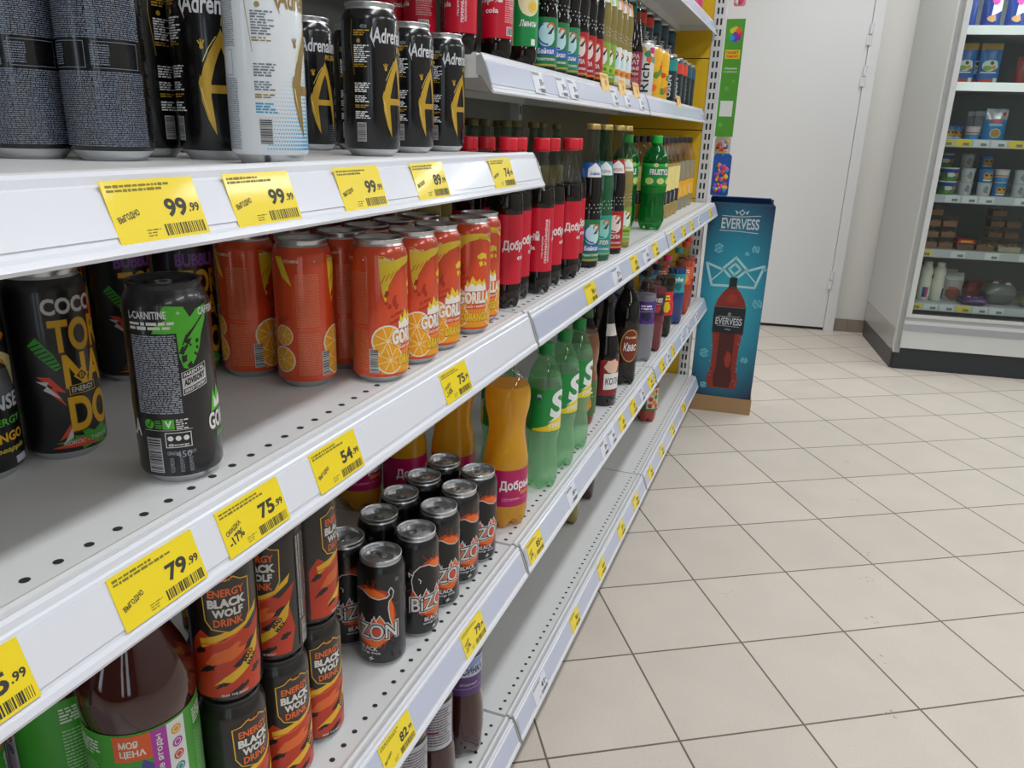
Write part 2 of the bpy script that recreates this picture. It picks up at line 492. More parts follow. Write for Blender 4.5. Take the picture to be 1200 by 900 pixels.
gf = thing('shelving_rack', 'white slotted steel rack frame with yellow end panel beside the white door', 'shelving frame', (BACKX, 1.8, 0))
def gpart(name, mbx, bevel=0.0):
    o = mbx.build(name, gf, bevel=bevel); o.location = (-BACKX, -1.8, 0); return o
m = MB(); m.box(BACKX - 0.02, YB[0] - 0.02, 0.02, BACKX, YB[3] + 0.01, 2.15, P('#83857f', 0.55, name='grey_back_panel')); gpart('back_panel', m)
def slotted_upright(x0, x1, y0, y1, z0, z1):
    m = MB(); m.box(x0, y0, z0, x1, y1, z1, STEEL)
    z = z0 + 0.03; w = x1 - x0
    while z < z1 - 0.03:
        for f in (0.24, 0.58):
            m.box(x0 + w * f, y0 - 0.0006, z, x0 + w * (f + 0.17), y0 + 0.001, z + 0.026, DARK)
        z += 0.0425
    return m
gpart('upright', slotted_upright(-0.5, -0.452, 3.70, 3.73, 0.0, 2.15))
for y in YB[:3]:
    m = MB(); m.box(BACKX, y - 0.015, 0, BACKX + 0.03, y + 0.015, 2.15, STEEL)
    z = 0.05
    while z < 2.1:
        for s in (-0.008, 0.003): m.box(BACKX + 0.0295, y + s, z, BACKX + 0.0306, y + s + 0.005, z + 0.026, DARK)
        z += 0.0425
    gpart('upright', m)
m = MB(); z = 0.12
YEL = P('#e0b416', 0.45, vary=0.03, name='yellow_panel')
while z < 2.1:
    m.box(-1.0, 3.703, z, -0.501, 3.725, min(z + 0.292, 2.12), YEL); z += 0.296
m.box(-1.0, 3.712, 0.1, -0.501, 3.724, 2.12, P('#8a6a0c', 0.6, name='panel_gap'))
gpart('end_panel', m)
m = MB(); m.box(XF - 0.05, YB[0], 0.0, XF - 0.03, YB[3], 0.118, P('#77777a', 0.6, name='grey_plinth')); gpart('base_plinth', m)

def make_shelf(y0, y1, zt, xf, depth, insert, label, n_tag=0):
    """sheet steel deck with a folded nose, a row of punched holes, and a sloping plastic price rail"""
    yc = (y0 + y1) / 2
    t = thing('gondola_shelf', label, 'shelf', (xf, yc, zt))
    h = (y1 - y0) / 2 - 0.0035
    m = MB()
    top = [(-depth, -0.002), (-0.0160, -0.002), (-0.0145, 0.0004), (-0.0110, 0.0016), (-0.0075, 0.0004), (-0.0058, -0.004), (-0.0040, -0.006), (-0.003, -0.034), (-0.012, -0.034), (-0.014, -0.014), (-depth, -0.014)]
    m.prism(top, -h, h, STEEL)
    m.box(-depth, -h, -0.034, -depth + 0.012, h, -0.013, STEEL)                # folded rear flange
    m.box(-0.155, -h + 0.02, -0.04, -0.135, h - 0.02, -0.013, STEEL)           # stiffener under the deck
    for s in (-1, 1): m.box(-depth + 0.001, min(s * (h + 0.0006), s * (h - 0.002)), -0.0355, -0.0045, max(s * (h + 0.0006), s * (h - 0.002)), -0.0045, STEEL)
    n = int((2 * h - 0.02) / 0.025)
    for k in range(n + 1):
        y = -h + 0.012 + 0.025 * k
        m.add([(-0.031 + 0.0036 * math.cos(a), y + 0.0036 * math.sin(a), -0.0017) for a in [2 * math.pi * q / 10 for q in range(10)]], [tuple(range(10))], DARK)
    m.build('deck', t)
    r = MB()
    face = [(-0.0035, -0.0005), (0.0, 0.0012), (0.0022, -0.0012), (0.0030, -0.0062), (0.0048, -0.0075), (0.0185, -0.0475), (0.0212, -0.0500), (0.0228, -0.0545), (0.0215, -0.0575), (0.0190, -0.0560), (0.0170, -0.0500), (0.0, -0.009), (-0.003, -0.006)]
    if zt == ZA: face = [(x, z if z > -0.02 else z * 0.86) for (x, z) in face]
    r.prism(face, -h + 0.002, h - 0.002, RAILW)
    ins = [(0.0062, -0.0105), (0.0172, -0.0372), (0.0180, -0.0369), (0.0070, -0.0102)] if zt == ZA else [(0.0062, -0.0105), (0.0176, -0.0440), (0.0184, -0.0437), (0.0070, -0.0102)]
    r.prism(ins, -h + 0.006, h - 0.006, insert)
    r.build('price_rail', t)
    for s in (-1, 1):
        b = MB(); y = s * h
        b.prism([(-0.006, -0.003), (0.002, -0.002), (0.010, -0.016), (0.0195, -0.044), (0.0215, -0.056), (0.016, -0.052), (0.004, -0.034), (-0.006, -0.03)], y - 0.0015, y + 0.0015, ENDC)
        b.build('rail_end', t)
    return t
BN = ['nearest', 'middle', 'farthest']
for k in range(3):
    y0, y1 = YB[k], YB[k + 1]
    if k == 0: make_shelf(y0, y1, ZA, XF, 0.483, RAILW, 'white upper shelf holding black and white energy cans, five yellow price tags')
    else: make_shelf(y0, y1, ZB, -0.508, 0.389, RAILB, ['', 'short upper shelf with cola, lemonade and glass soda bottles', 'short upper shelf with juice cans and dark cans next to the yellow panel'][k])
    make_shelf(y0, y1, ZC, XF, 0.483, RAILW if k == 0 else RAILB, ['white shelf with orange cans and tall black energy cans', 'white shelf with red-capped cola and gold-capped glass bottles', 'far shelf end carrying pale lemonade bottles, over the blue display box'][k])
    make_shelf(y0, y1, ZD, XF, 0.483, RAILB, ['white shelf with stacked flame cans and tea bottles', 'white shelf with orange soda, green soda and kvass bottles', 'far lower shelf with purple, pink and blue drink bottles'][k])
    make_shelf(y0, y1, ZE, XF, 0.483, RAILB, ['bottom shelf section holding the dark red berry bottles', 'empty bottom shelf section in the middle of the run', 'bottom shelf section with one red juice bottle, by the blue display box'][k])
    make_shelf(y0, y1, ZT, -0.5, 0.397, RAILB, ['topmost shelf section above the black energy cans, only its underside in sight', 'topmost shelf section above the glass soda bottles', 'topmost shelf section with pink packets, next to the green sign'][k])

# ------------------------------------------------------------------ price tags
TAGY = P('#f7dc1e', 0.35, coat=0.3, name='yellow_tag_paper')
TAGW = P('#e3e6f0', 0.35, coat=0.3, name='white_tag_paper')
TINK = P('#3a3a36', 0.5, name='tag_print')
TFINE = P('#857a2c', 0.5, name='tag_fine_print')
RS = Vector((0.0138, 0, -0.0400)).normalized()        # down the sloping rail face
def price_tag(y0, zt, xf, w, price, note, white, label, grp, fine=True, h=0.040):
    t = MB()
    U = Vector((0, 1, 0)); V = -RS
    o = Vector((0, 0, 0))
    s = flat_skin(t, o, U, V)
    N = U.cross(V)
    mat = TAGW if white else TAGY
    q = [o, o + U * w, o + U * w + V * h, o + V * h]
    t.add([p + N * e for e in (0, 0.0004) for p in q], [(4, 5, 6, 7), (3, 2, 1, 0), (0, 1, 5, 4), (1, 2, 6, 5), (2, 3, 7, 6), (3, 0, 4, 7)], mat)
    s.lift = 0.00012; L = 4.5
    a, b = price.split('.')
    ps = 0.0125
    s.text(a, w * 0.70, h * 0.50, ps, TINK, L, bold=0.035, anchor='r' if False else 'c', w=w * 0.25)
    s.text('.' + b, w * 0.905, h * 0.475, 0.0062, TINK, L, bold=0.03, w=w * 0.13)
    if fine:
        s.barcode(w * 0.50, h * 0.05, w * 0.97, h * 0.24, TINK, None, L, seed=hash(price) % 97)
        s.print_lines(w * 0.04, h * 0.80, w * 0.72, h * 0.94, 2, TINK if white else TFINE, L, 0.6, seed=int(y0 * 1000), ragged=0.35, dash=0.004)
        s.print_lines(w * 0.30, h * 0.06, w * 0.47, h * 0.2, 3, TFINE, L, 0.4, seed=3, ragged=0.5)
        if note:
            for i, ln in enumerate(note.split('|')):
                s.text(ln, w * 0.17, h * (0.42 - 0.20 * i) + (0.004 if '|' in note else 0), 0.0048 if i == 0 else 0.0075, TINK, L, bold=0.03, rot=0.25, w=w * 0.24)
    else:
        s.rect(w * 0.50, h * 0.06, w * 0.95, h * 0.2, TINK, L)
    ob = t.build('price_tag')
    base = Vector((xf, y0, zt)) + Vector((0.0062, 0, -0.0105)) + RS * (0.0340 if zt == ZA else 0.0385) + N * (0.0022 if zt == ZA else 0.0011)
    ob.location = base
    tag(ob, label, 'price tag', grp)
    return ob
TW = 0.078
for (y, pr, nt_, lb) in [(0.366, '99.99', 'ВЫГОДНО', 'largest yellow tag on the upper rail, under the fine-print cans'), (0.475, '99.99', 'ВЫГОДНО', 'yellow tag on the upper rail under the white can'),
                     (0.62, '99.99', 'ВЫГОДНО', 'yellow tag in the middle of the upper rail, reading 99.99'), (0.766, '89.99', 'ВЫГОДНО', 'yellow 89.99 tag on the upper rail'),
                     (0.985, '74.99', 'ВЫГОДНО', 'yellow tag at the far end of the upper rail')]:
    price_tag(y, ZA, XF, TW, pr, nt_, False, lb, 'price tags on the upper rail')
for (y, pr, nt_, lb) in [(0.187, '75.99', 'ВЫГОДНО', 'yellow tag cut off by the picture edge on the middle rail'), (0.330, '79.99', 'ВЫГОДНО', 'large yellow 79.99 tag on the middle rail above the tea bottle'),
                     (0.434, '75.99', 'СКИДКА|-17%', 'yellow tag with 17% discount on the middle rail'), (0.560, '54.99', 'ВЫГОДНО', 'yellow 54.99 tag on the middle rail'),
                     (0.838, '75.99', 'СКИДКА|-14%', 'yellow 75.99 tag with 14% discount below the orange cans')]:
    price_tag(y, ZC, XF, TW, pr, nt_, False, lb, 'price tags on the middle rail')
for (y, pr, nt_, lb) in [(0.668, '82.99', 'ВЫГОДНО', 'yellow 82.99 tag on the rail below the bison cans'), (0.912, '79.99', 'СКИДКА|-27%', 'yellow 79.99 tag with 27% discount above the berry bottles')]:
    price_tag(y, ZD, XF, TW, pr, nt_, False, lb, 'price tags on the lower rail')
price_tag(1.205, ZD, XF, TW, '85.99', 'СКИДКА|-27%', False, 'yellow 85.99 tag below the front orange soda bottle', 'price tags on the lower rail')
price_tag(1.285, ZE, XF, TW, '41.99', None, True, 'white 41.99 tag on the bottom rail', 'price tags on the bottom rail')
def far_tags(items, zt, rail, grp, ref):
    ny = nw = 0
    tot_y = sum(1 for q in items if q[1] == 'y'); tot_w = len(items) - tot_y
    for (y, c, w) in items:
        if c == 'y': ny += 1; k, tot, cn = ny, tot_y, 'yellow'
        else: nw += 1; k, tot, cn = nw, tot_w, 'white'
        pos = 'the only %s tag' % cn if tot == 1 else '%s %s tag from the near end' % (['first', 'second', 'third', 'fourth', 'fifth', 'sixth', 'seventh', 'eighth'][k - 1], cn)
        price_tag(y, zt, XF, w, ['89.99', '64.99', '109.99', '96.99', '57.99'][(ny * 3 + nw) % 5], None, c == 'w', '%s on the %s' % (pos, rail), grp)
far_tags([(1.50, 'y', .08), (1.725, 'w', .08), (1.92, 'y', .08), (2.067, 'w', .08), (2.20, 'y', .08)], ZC, 'rail under the cola bottles', 'price tags on the middle rail', '')
far_tags([(2.50, 'y', .07), (2.713, 'y', .07), (2.90, 'y', .07), (3.093, 'w', .07), (3.44, 'y', .07)], ZC, 'rail end over the blue box', 'price tags on the middle rail', '')
far_tags([(1.455, 'w', .062), (1.739, 'w', .06), (1.823, 'w', .06), (1.936, 'y', .06), (2.07, 'y', .07), (2.20, 'w', .055), (2.33, 'y', .06)], ZD, 'rail under the green bottles', 'price tags on the lower rail', '')
far_tags([(2.409, 'y', .02), (2.525, 'y', .075), (2.634, 'w', .075), (2.749, 'y', .055), (2.953, 'w', .075), (3.095, 'w', .075), (3.323, 'w', .09)], ZD, 'far rail under the purple bottle', 'price tags on the lower rail', '')
far_tags([(1.555, 'y', .065), (1.81, 'y', .07), (2.043, 'y', .075), (2.25, 'y', .075)], ZE, 'bottom rail of the empty shelf', 'price tags on the bottom rail', '')
far_tags([(2.493, 'y', .075), (2.709, 'y', .07), (2.941, 'y', .075), (3.23, 'y', .08)], ZE, 'bottom rail beside the blue box', 'price tags on the bottom rail', '')
# clear holders' paper slips on the short upper rail, and four orange-yellow cards standing off it
for i, y in enumerate((1.40, 1.54, 1.62, 1.98, 2.12, 2.30)):
    price_tag(y, ZB, -0.508, 0.06, '59.99', None, True, 'white slip in the short upper rail, %s from its near end' % ['first', 'second', 'third', 'fourth', 'fifth', 'sixth'][i], 'white slips on the short upper rail')
for i, (y, nx) in enumerate(((1.905, 'below the red cola bottles'), (2.085, 'below the green-labelled glass bottles'), (2.26, 'before the tall dark bottle'), (2.99, 'below the yellow juice cans'))):
    t = MB(); t.box(-0.0007, 0, 0, 0.0007, 0.075, 0.042, P('#f0c878', 0.45, name='orange_yellow_card'))
    s = flat_skin(t, (0.0008, 0, 0), (0, 1, 0), (0, 0, 1)); s.text('59', 0.045, 0.02, 0.014, P('#c9763a', 0.5), 1, bold=0.02); s.print_lines(0.006, 0.03, 0.06, 0.038, 2, P('#b98a4a', 0.5), 1)
    o = t.build('price_card'); o.location = (-0.499, y, ZB - 0.017); o.rotation_euler = (0, R0(-14), 0)
    tag(o, 'orange-yellow price card clipped to the short upper shelf, ' + nx, 'price card', 'orange-yellow price cards')
# ================================================================== CANS
CR, CH = 0.033, 0.168
CAN_PROF = [(0.0, 0.0235), (0.0008, 0.0250), (0.0035, 0.0272), (0.0085, 0.0318), (0.0115, 0.0330), (0.1490, 0.0330), (0.1545, 0.0316), (0.1600, 0.0286), (0.1622, 0.0275)]
def can_thing(name, cat, colour, art, lid_mat=SILVER, rough=0.3, coat=0.3, art2=None, tab=True, seg=40, metal=0.0):
    def make():
        t = thing(name, '', cat)
        ink = P(colour, rough, metal, coat)
        b = MB()
        b.lathe(CAN_PROF[:4], seg, SILVER, True, False)
        b.lathe(CAN_PROF[3:8], seg, ink, False, False)
        b.lathe(CAN_PROF[7:], seg, lid_mat, False, False)
        s = round_skin(b, CAN_PROF, CR)
        art(s)
        b.build('can_body', t)
        l = MB()
        l.lathe([(0.1620, 0.0274), (0.1640, 0.0279), (0.1662, 0.0290), (0.1675, 0.0288), (0.1680, 0.0278), (0.1675, 0.0266), (0.1655, 0.0258), (0.1622, 0.0252), (0.1612, 0.0246), (0.1616, 0.0232), (0.1624, 0.0225), (0.1624, 0.0001)], seg, lid_mat, False, False)
        if tab:
            l.add([(0.0095 * math.cos(a) + 0.0105, 0.0085 * math.sin(a), 0.1626) for a in [2 * math.pi * k / 20 for k in range(20)]], [tuple(range(20))], P('#8d9093', 0.35, 0.8, name='can_opening'))
        lo = l.build('can_lid', t)
        if tab:
            p = MB()
            n = 18
            for (rx, ry, cx, hx, hy) in ((0.0075, 0.0066, -0.0078, 0.0042, 0.0038), (0.0062, 0.006, 0.003, 0.0024, 0.0024)):
                vs = []
                for zz in (0.1629, 0.1640):
                    for (ax, ay) in ((rx, ry), (hx, hy)):
                        vs += [(cx + ax * math.cos(2 * math.pi * k / n), ay * math.sin(2 * math.pi * k / n), zz) for k in range(n)]
                fs = []
                for k in range(n):
                    k2 = (k + 1) % n
                    fs += [(2 * n + k, 2 * n + k2, 3 * n + k2, 3 * n + k), (k, k2, 2 * n + k2, 2 * n + k), (n + k2, n + k, 3 * n + k, 3 * n + k2)]
                p.add(vs, fs, SILVER)
            p.lathe([(0.1624, 0.0024), (0.1645, 0.0022)], 10, SILVER, False, True, cx=0.003)
            p.build('pull_tab', lo)
        return t
    return make
FULL = 0.1036                                          # half the way round a can

def art_adrenaline(white):
    def art(s):
        ink = P('#737a86', 0.4) if white else WHITEINK
        gold = P('#a58a52', 0.3, 0.4) if white else GOLD
        g2 = P('#f0dc8a', 0.3, 0.3)
        if white:
            cy = P('#2fa8dc', 0.35)
            for i in range(24):                        # blue halftone growing to a solid corner beside the letter
                for j in range(27):
                    r = 0.00120 - 0.000030 * i - 0.000025 * j
                    if r > 0.0002: s.rect(0.0245 - 0.0024 * j - r + 0.0012 * (i % 2), 0.0135 + 0.0032 * i - r, 0.0245 - 0.0024 * j + r + 0.0012 * (i % 2), 0.0135 + 0.0032 * i + r, cy)
            s.poly([(0.031, 0.012), (0.031, 0.062), (0.024, 0.04), (0.014, 0.012)], cy, 2)
        else:
            for i in range(7):
                for j in range(9):
                    s.line([(0.030 - 0.002 * j, 0.014 + 0.003 * i), (0.0285 - 0.002 * j, 0.0155 + 0.003 * i)], 0.0004, GREYINK)
        # big letter A of two blades and a bar, and a small crown-like splash
        s.poly([(0.0085, 0.112), (0.004, 0.104), (-0.002, 0.094), (-0.0085, 0.080), (-0.0125, 0.066), (-0.0118, 0.052), (-0.0075, 0.036), (-0.0010, 0.022), (-0.0020, 0.038), (-0.0035, 0.055), (-0.0025, 0.068), (0.0015, 0.082), (0.0055, 0.092), (0.0085, 0.098)], gold, 3)
        s.poly([(0.0085, 0.113), (0.0135, 0.100), (0.0185, 0.080), (0.0225, 0.058), (0.0235, 0.044), (0.022, 0.024), (0.0185, 0.048), (0.0140, 0.072), (0.0105, 0.090), (0.0065, 0.103)], gold, 3)
        s.poly([(-0.0135, 0.067), (-0.0115, 0.074), (-0.0095, 0.0655), (0.021, 0.0655), (0.0215, 0.0585), (-0.0085, 0.0585), (-0.0115, 0.054)], gold, 4)
        s.poly([(-0.0122, 0.064), (-0.0098, 0.052), (-0.0045, 0.033), (-0.0085, 0.050), (-0.0105, 0.062)], g2, 5)
        s.line([(-0.0085, 0.085), (-0.003, 0.096), (0.004, 0.106)], 0.0007, g2, 5)
        for a in (-0.6, -0.1, 0.45): s.line([(-0.0085, 0.097), (-0.0085 + 0.005 * math.sin(a), 0.097 + 0.006 * math.cos(a))], 0.0011, gold, 3)
        s.disc(-0.0085, 0.097, 0.0018, gold, 3)
        # name
        silver = P('#8d8f93', 0.3, 0.3) if white else P('#d8dade', 0.3, 0.2)
        s.text('Adrenaline', 0.006, 0.1325, 0.0165, gold if white else silver, 3, bold=0.022, shear=0.12, w=0.060)
        s.poly([(-0.0235, 0.142), (-0.0265, 0.131), (-0.0215, 0.119), (-0.024, 0.131)], gold if white else silver, 3)
        s.text('RUSH', 0.021, 0.1185, 0.0068, gold, 3, bold=0.03, shear=0.1, w=0.024)
        # the text columns either side
        for u0 in (-0.046, 0.036):
            s.text('450', u0 + 0.012, 0.141, 0.004, GREYINK, 2, bold=0.02)
            s.disc(u0 + 0.006, 0.126, 0.0022, gold, 2)
            for (v0, v1, m, n) in ((0.131, 0.138, gold if not white else GREYINK, 3), (0.103, 0.122, ink, 9), (0.098, 0.102, gold, 2), (0.071, 0.082, ink, 5), (0.060, 0.068, ink, 4), (0.054, 0.058, gold, 2), (0.042, 0.051, ink if not white else P('#3f9cc4', 0.4), 4)):
                s.print_lines(u0, v0, u0 + 0.019, v1, n, m, 2, 0.55, seed=int((v0 + u0) * 9000), ragged=0.4, dash=0.005)
            s.barcode(u0 + 0.002, 0.017, u0 + 0.013, 0.038, BLACKINK, P('#c9c9c9', 0.5), 2, horizontal=True)
            s.line([(u0 - 0.002, 0.148), (u0 - 0.004, 0.126), (u0, 0.09)], 0.0004, gold, 2)
        # the packed fine print of the back
        back = P('#757d8c', 0.4) if not white else GREYINK
        for u0, u1 in ((-0.1036, -0.062), (0.066, 0.1036)):
            s.print_lines(u0, 0.094, u1, 0.149, 36, back, 2, 0.55, seed=5, dash=0.0026)
            s.print_lines(u0, 0.012, u1, 0.070, 38, back, 2, 0.55, seed=6, dash=0.0026)
            s.print_lines(u0, 0.074, u0 + 0.014, 0.090, 9, back, 2, 0.5, seed=8, dash=0.002)
            s.frame(u0 + 0.002, 0.072, u1 - 0.004, 0.092, 0.0005, back, 2)
    return art
mk_black = can_thing('energy_can', 'can', '#0c0c0e', art_adrenaline(False), rough=0.22)
mk_white = can_thing('energy_can', 'can', '#dfe4e8', art_adrenaline(True), rough=0.25)

def art_tornado(word, accent, accent2):
    def art(s):
        yel = P('#dca61c', 0.4); grn = P('#3c9a2c', 0.4); red = P('#d8452c', 0.4); wht = P('#c8c8c4', 0.4)
        edge = P('#4a3d18', 0.4)
        for rep in (-0.0518, 0.0518):
            def T(t, u, v, h, w, m, L=3, g=0.0):
                s.text(t, rep + u + 0.0008, v - 0.0008, h * 1.05, edge, L - 1, bold=0.05, w=w * 1.06, grow=g)
                s.text(t, rep + u, v, h, m, L, bold=0.035, w=w, grow=g)
            T(word, 0, 0.138, 0.0140, 0.046, accent)
            T('TOR', 0.005, 0.1125, 0.0285, 0.050, yel)
            T('NA', 0.007, 0.0815, 0.0300, 0.040, yel, 3)
            T('DO', 0.008, 0.0430, 0.0320, 0.042, yel, 3)
            s.frame(rep - 0.011, 0.0605, rep + 0.013, 0.0690, 0.0006, yel, 6); s.rect(rep - 0.0105, 0.061, rep + 0.0125, 0.0685, BLACKINK, 5)
            s.text('ENERGY', rep + 0.001, 0.0648, 0.0048, wht, 6, bold=0.015, w=0.020)
            s.poly([(rep + 0.001, 0.083), (rep + 0.008, 0.0765), (rep + 0.001, 0.070), (rep - 0.006, 0.0765)], yel, 5)
            s.poly([(rep + 0.001, 0.081), (rep + 0.006, 0.0765), (rep + 0.001, 0.072), (rep - 0.004, 0.0765)], P('#5b4410', 0.4), 6)
            s.text('D', rep + 0.001, 0.0765, 0.004, yel, 7, bold=0.03)
            # palm-leaf slash at the side
            s.poly([(rep - 0.037, 0.106), (rep - 0.030, 0.113), (rep - 0.019, 0.098), (rep - 0.014, 0.086), (rep - 0.0185, 0.083), (rep - 0.030, 0.096)], grn, 2)
            for k in range(7):
                s.line([(rep - 0.036 + 0.0027 * k, 0.104 - 0.0030 * k), (rep - 0.028 + 0.0024 * k, 0.1075 - 0.0034 * k)], 0.0012, BLACKINK, 3)
            s.poly([(rep - 0.034, 0.079), (rep - 0.024, 0.078), (rep - 0.013, 0.063), (rep - 0.021, 0.066), (rep - 0.014, 0.051), (rep - 0.028, 0.067), (rep - 0.022, 0.069)], red, 2)
            s.poly([(rep - 0.035, 0.075), (rep - 0.027, 0.070), (rep - 0.030, 0.067), (rep - 0.017, 0.058), (rep - 0.027, 0.071), (rep - 0.025, 0.074)], wht, 3)
            s.poly([(rep - 0.024, 0.020), (rep - 0.014, 0.034), (rep - 0.009, 0.040), (rep - 0.011, 0.027)], red, 2)
            s.poly([(rep - 0.020, 0.018), (rep - 0.012, 0.033), (rep - 0.013, 0.022)], wht, 3)
            s.blob(rep + 0.004, 0.018, 0.034, 0.010, grn, 2, 30, 0.55, seed=3)
            s.poly([(rep - 0.030, 0.0135), (rep - 0.006, 0.021), (rep + 0.006, 0.013), (rep + 0.022, 0.020), (rep + 0.008, 0.015), (rep - 0.004, 0.0125)], red, 3)
            s.text('КОКОС - ТАРХУН', rep, 0.0175, 0.0036, wht, 5, bold=0.02, w=0.042, shear=0.2)
            s.blob(rep + 0.030, 0.140, 0.012, 0.012, accent2, 2, 22, 0.5, seed=9)
            s.poly([(rep + 0.022, 0.150), (rep + 0.027, 0.128), (rep + 0.024, 0.118), (rep + 0.019, 0.134)], red, 3)
    return art
mk_coco = can_thing('energy_can', 'can', '#121215', art_tornado('COCO', P('#c9c9c6', 0.4), P('#2f8a2a', 0.4)), rough=0.35)
mk_bubble = can_thing('energy_can', 'can', '#131018', art_tornado('BUBBLE', P('#7d4ba0', 0.4), P('#5a2f80', 0.4)), rough=0.35)

def art_sense(s):
    w = P('#c4c6ca', 0.4); g = P('#57b83a', 0.4); y = P('#e0ac2a', 0.4)
    for rep in (-0.0518, 0.0518):
        s.poly([(rep - 0.016, 0.145), (rep + 0.020, 0.120), (rep + 0.006, 0.112), (rep + 0.024, 0.088), (rep - 0.004, 0.108), (rep + 0.004, 0.118)], P('#e08a22', 0.4), 2)
        s.poly([(rep - 0.01, 0.118), (rep + 0.026, 0.100), (rep + 0.022, 0.076), (rep + 0.012, 0.100)], P('#ead9a0', 0.4), 3)
        s.blob(rep, 0.080, 0.028, 0.016, P('#55585e', 0.35), 1, 24, 0.3, seed=4)
        s.text('SENSE', rep, 0.066, 0.0125, w, 4, bold=0.03, shear=0.12, w=0.046)
        s.text('ENERGY', rep + 0.001, 0.050, 0.0062, g, 4, bold=0.02, w=0.040)
        s.text('MANGO', rep, 0.037, 0.0085, y, 4, bold=0.035, w=0.040)
        s.text('pineapple', rep + 0.002, 0.026, 0.0062, P('#c7b43a', 0.4), 4, bold=0.02, shear=0.25, w=0.036)
        s.rect(rep + 0.008, 0.012, rep + 0.022, 0.018, w, 2)
mk_sense = can_thing('energy_can', 'can', '#16171a', art_sense, rough=0.3)

def splat(s, u, v, w, h, mat, layer, seed, n=30):
    g = random.Random(seed)
    for k in range(n):
        a, b = g.random(), g.random()
        s.blob(u + (a - 0.5) * w, v + (b - 0.5) * h, 0.0014 + 0.003 * g.random(), 0.0012 + 0.0022 * g.random(), mat, layer, 9, 0.5, seed + k, rot=0.8)
def art_gorilla_black(s):
    g = P('#4fb52a', 0.4); w = P('#dcdcd8', 0.4)
    for rep in (0.0, 0.1036):
        # green brush stroke from the neck
        s.poly([(rep - 0.002, 0.1515), (rep + 0.012, 0.150), (rep + 0.0165, 0.141), (rep + 0.0225, 0.147), (rep + 0.0335, 0.1495), (rep + 0.0315, 0.138), (rep + 0.0255, 0.126), (rep + 0.0225, 0.115), (rep + 0.0185, 0.107), (rep + 0.0130, 0.099), (rep + 0.0080, 0.101), (rep + 0.0055, 0.110), (rep + 0.0050, 0.1295), (rep - 0.0130, 0.1300), (rep - 0.0095, 0.1370), (rep - 0.002, 0.1405), (rep - 0.006, 0.146)], g, 2)
        for k in range(10): s.line([(rep + 0.009 + 0.0017 * k, 0.120 + 0.0020 * k), (rep + 0.0125 + 0.0019 * k, 0.1275 + 0.0016 * k)], 0.0011, P('#101012', 0.3, 0, 0.3), 3)
        splat(s, rep + 0.014, 0.112, 0.014, 0.024, P('#101012', 0.3, 0, 0.3), 3, 40, 18)
        s.poly([(rep + 0.029, 0.058), (rep + 0.033, 0.077), (rep + 0.036, 0.070), (rep + 0.040, 0.080), (rep + 0.046, 0.070), (rep + 0.052, 0.078), (rep + 0.054, 0.060)], g, 2)
        s.poly([(rep + 0.033, 0.0605), (rep + 0.034, 0.071), (rep + 0.038, 0.065), (rep + 0.042, 0.072), (rep + 0.047, 0.066), (rep + 0.053, 0.073), (rep + 0.055, 0.062)], w, 3)
        s.text('GORILLA', rep + 0.048, 0.050, 0.0150, w, 4, bold=0.035, w=0.046, grow=0.0)
        s.text('ENERGY', rep + 0.047, 0.037, 0.0045, g, 4, bold=0.02, w=0.026)
    # neck band of small capitals
    for k, t in enumerate(('L-CARNITINE', 'CAFFEINE', 'GUARANA', 'VITAMINS')):
        u = -0.016 + 0.0518 * k
        s.text(t, u if u < FULL else u - 2 * FULL, 0.1445, 0.0062, P('#d8d8d6', 0.4), 5, bold=0.025, w=0.030 if k != 1 else 0.024)
        if k < 3: s.text('+', u + 0.0235, 0.1455, 0.003, P('#c8c8c6', 0.4), 5)
    s.print_lines(-0.031, 0.1325, 0.004, 0.1395, 2, w, 5, 0.65, seed=2, dash=0.006)
    s.print_lines(-0.0315, 0.0635, 0.004, 0.1285, 42, P('#a5abb8', 0.4), 3, 0.55, seed=12, dash=0.0034)
    # advisory plate
    s.poly([(0.0055, 0.078), (0.0265, 0.0845), (0.0265, 0.1035), (0.0055, 0.0970)], P('#c9c9c9', 0.4), 4)
    s.poly([(0.0062, 0.0922), (0.0258, 0.0983), (0.0258, 0.1027), (0.0062, 0.0966)], BLACKINK, 5)
    s.text('PARENTAL', 0.0160, 0.0975, 0.0028, WHITEINK, 6, bold=0.03, w=0.0175, grow=0.31)
    s.text('ADVISORY', 0.0160, 0.0910, 0.0056, BLACKINK, 5, bold=0.045, w=0.0180, grow=0.31)
    s.poly([(0.0062, 0.0790), (0.0258, 0.0851), (0.0258, 0.0893), (0.0062, 0.0832)], BLACKINK, 5)
    s.text('EXPLICIT CONTENT', 0.0160, 0.0842, 0.0026, WHITEINK, 6, bold=0.03, w=0.0178, grow=0.31)
    # marks below
    s.rect(-0.0125, 0.0505, -0.0035, 0.0590, g, 3); s.text('V', -0.008, 0.0548, 0.0058, WHITEINK, 4, bold=0.04)
    s.disc(-0.0235, 0.0548, 0.0042, g, 3); s.line([(-0.0255, 0.055), (-0.0238, 0.0525), (-0.0215, 0.058)], 0.0009, BLACKINK, 4)
    s.print_lines(-0.0185, 0.051, -0.0130, 0.0585, 4, g, 3, 0.5, seed=3); s.print_lines(-0.0022, 0.050, 0.008, 0.0590, 5, w, 3, 0.5, seed=4, ragged=0.4)
    s.line([(-0.028, 0.0495), (0.010, 0.0495)], 0.0003, w, 3)
    s.frame(-0.0115, 0.0345, 0.0085, 0.0475, 0.0006, w, 3)
    for k in (-0.0075, -0.0015, 0.0045): s.disc(k, 0.0425, 0.0022, w, 3)
    s.text('@energy', -0.0015, 0.0368, 0.0026, w, 3, bold=0.02, w=0.016)
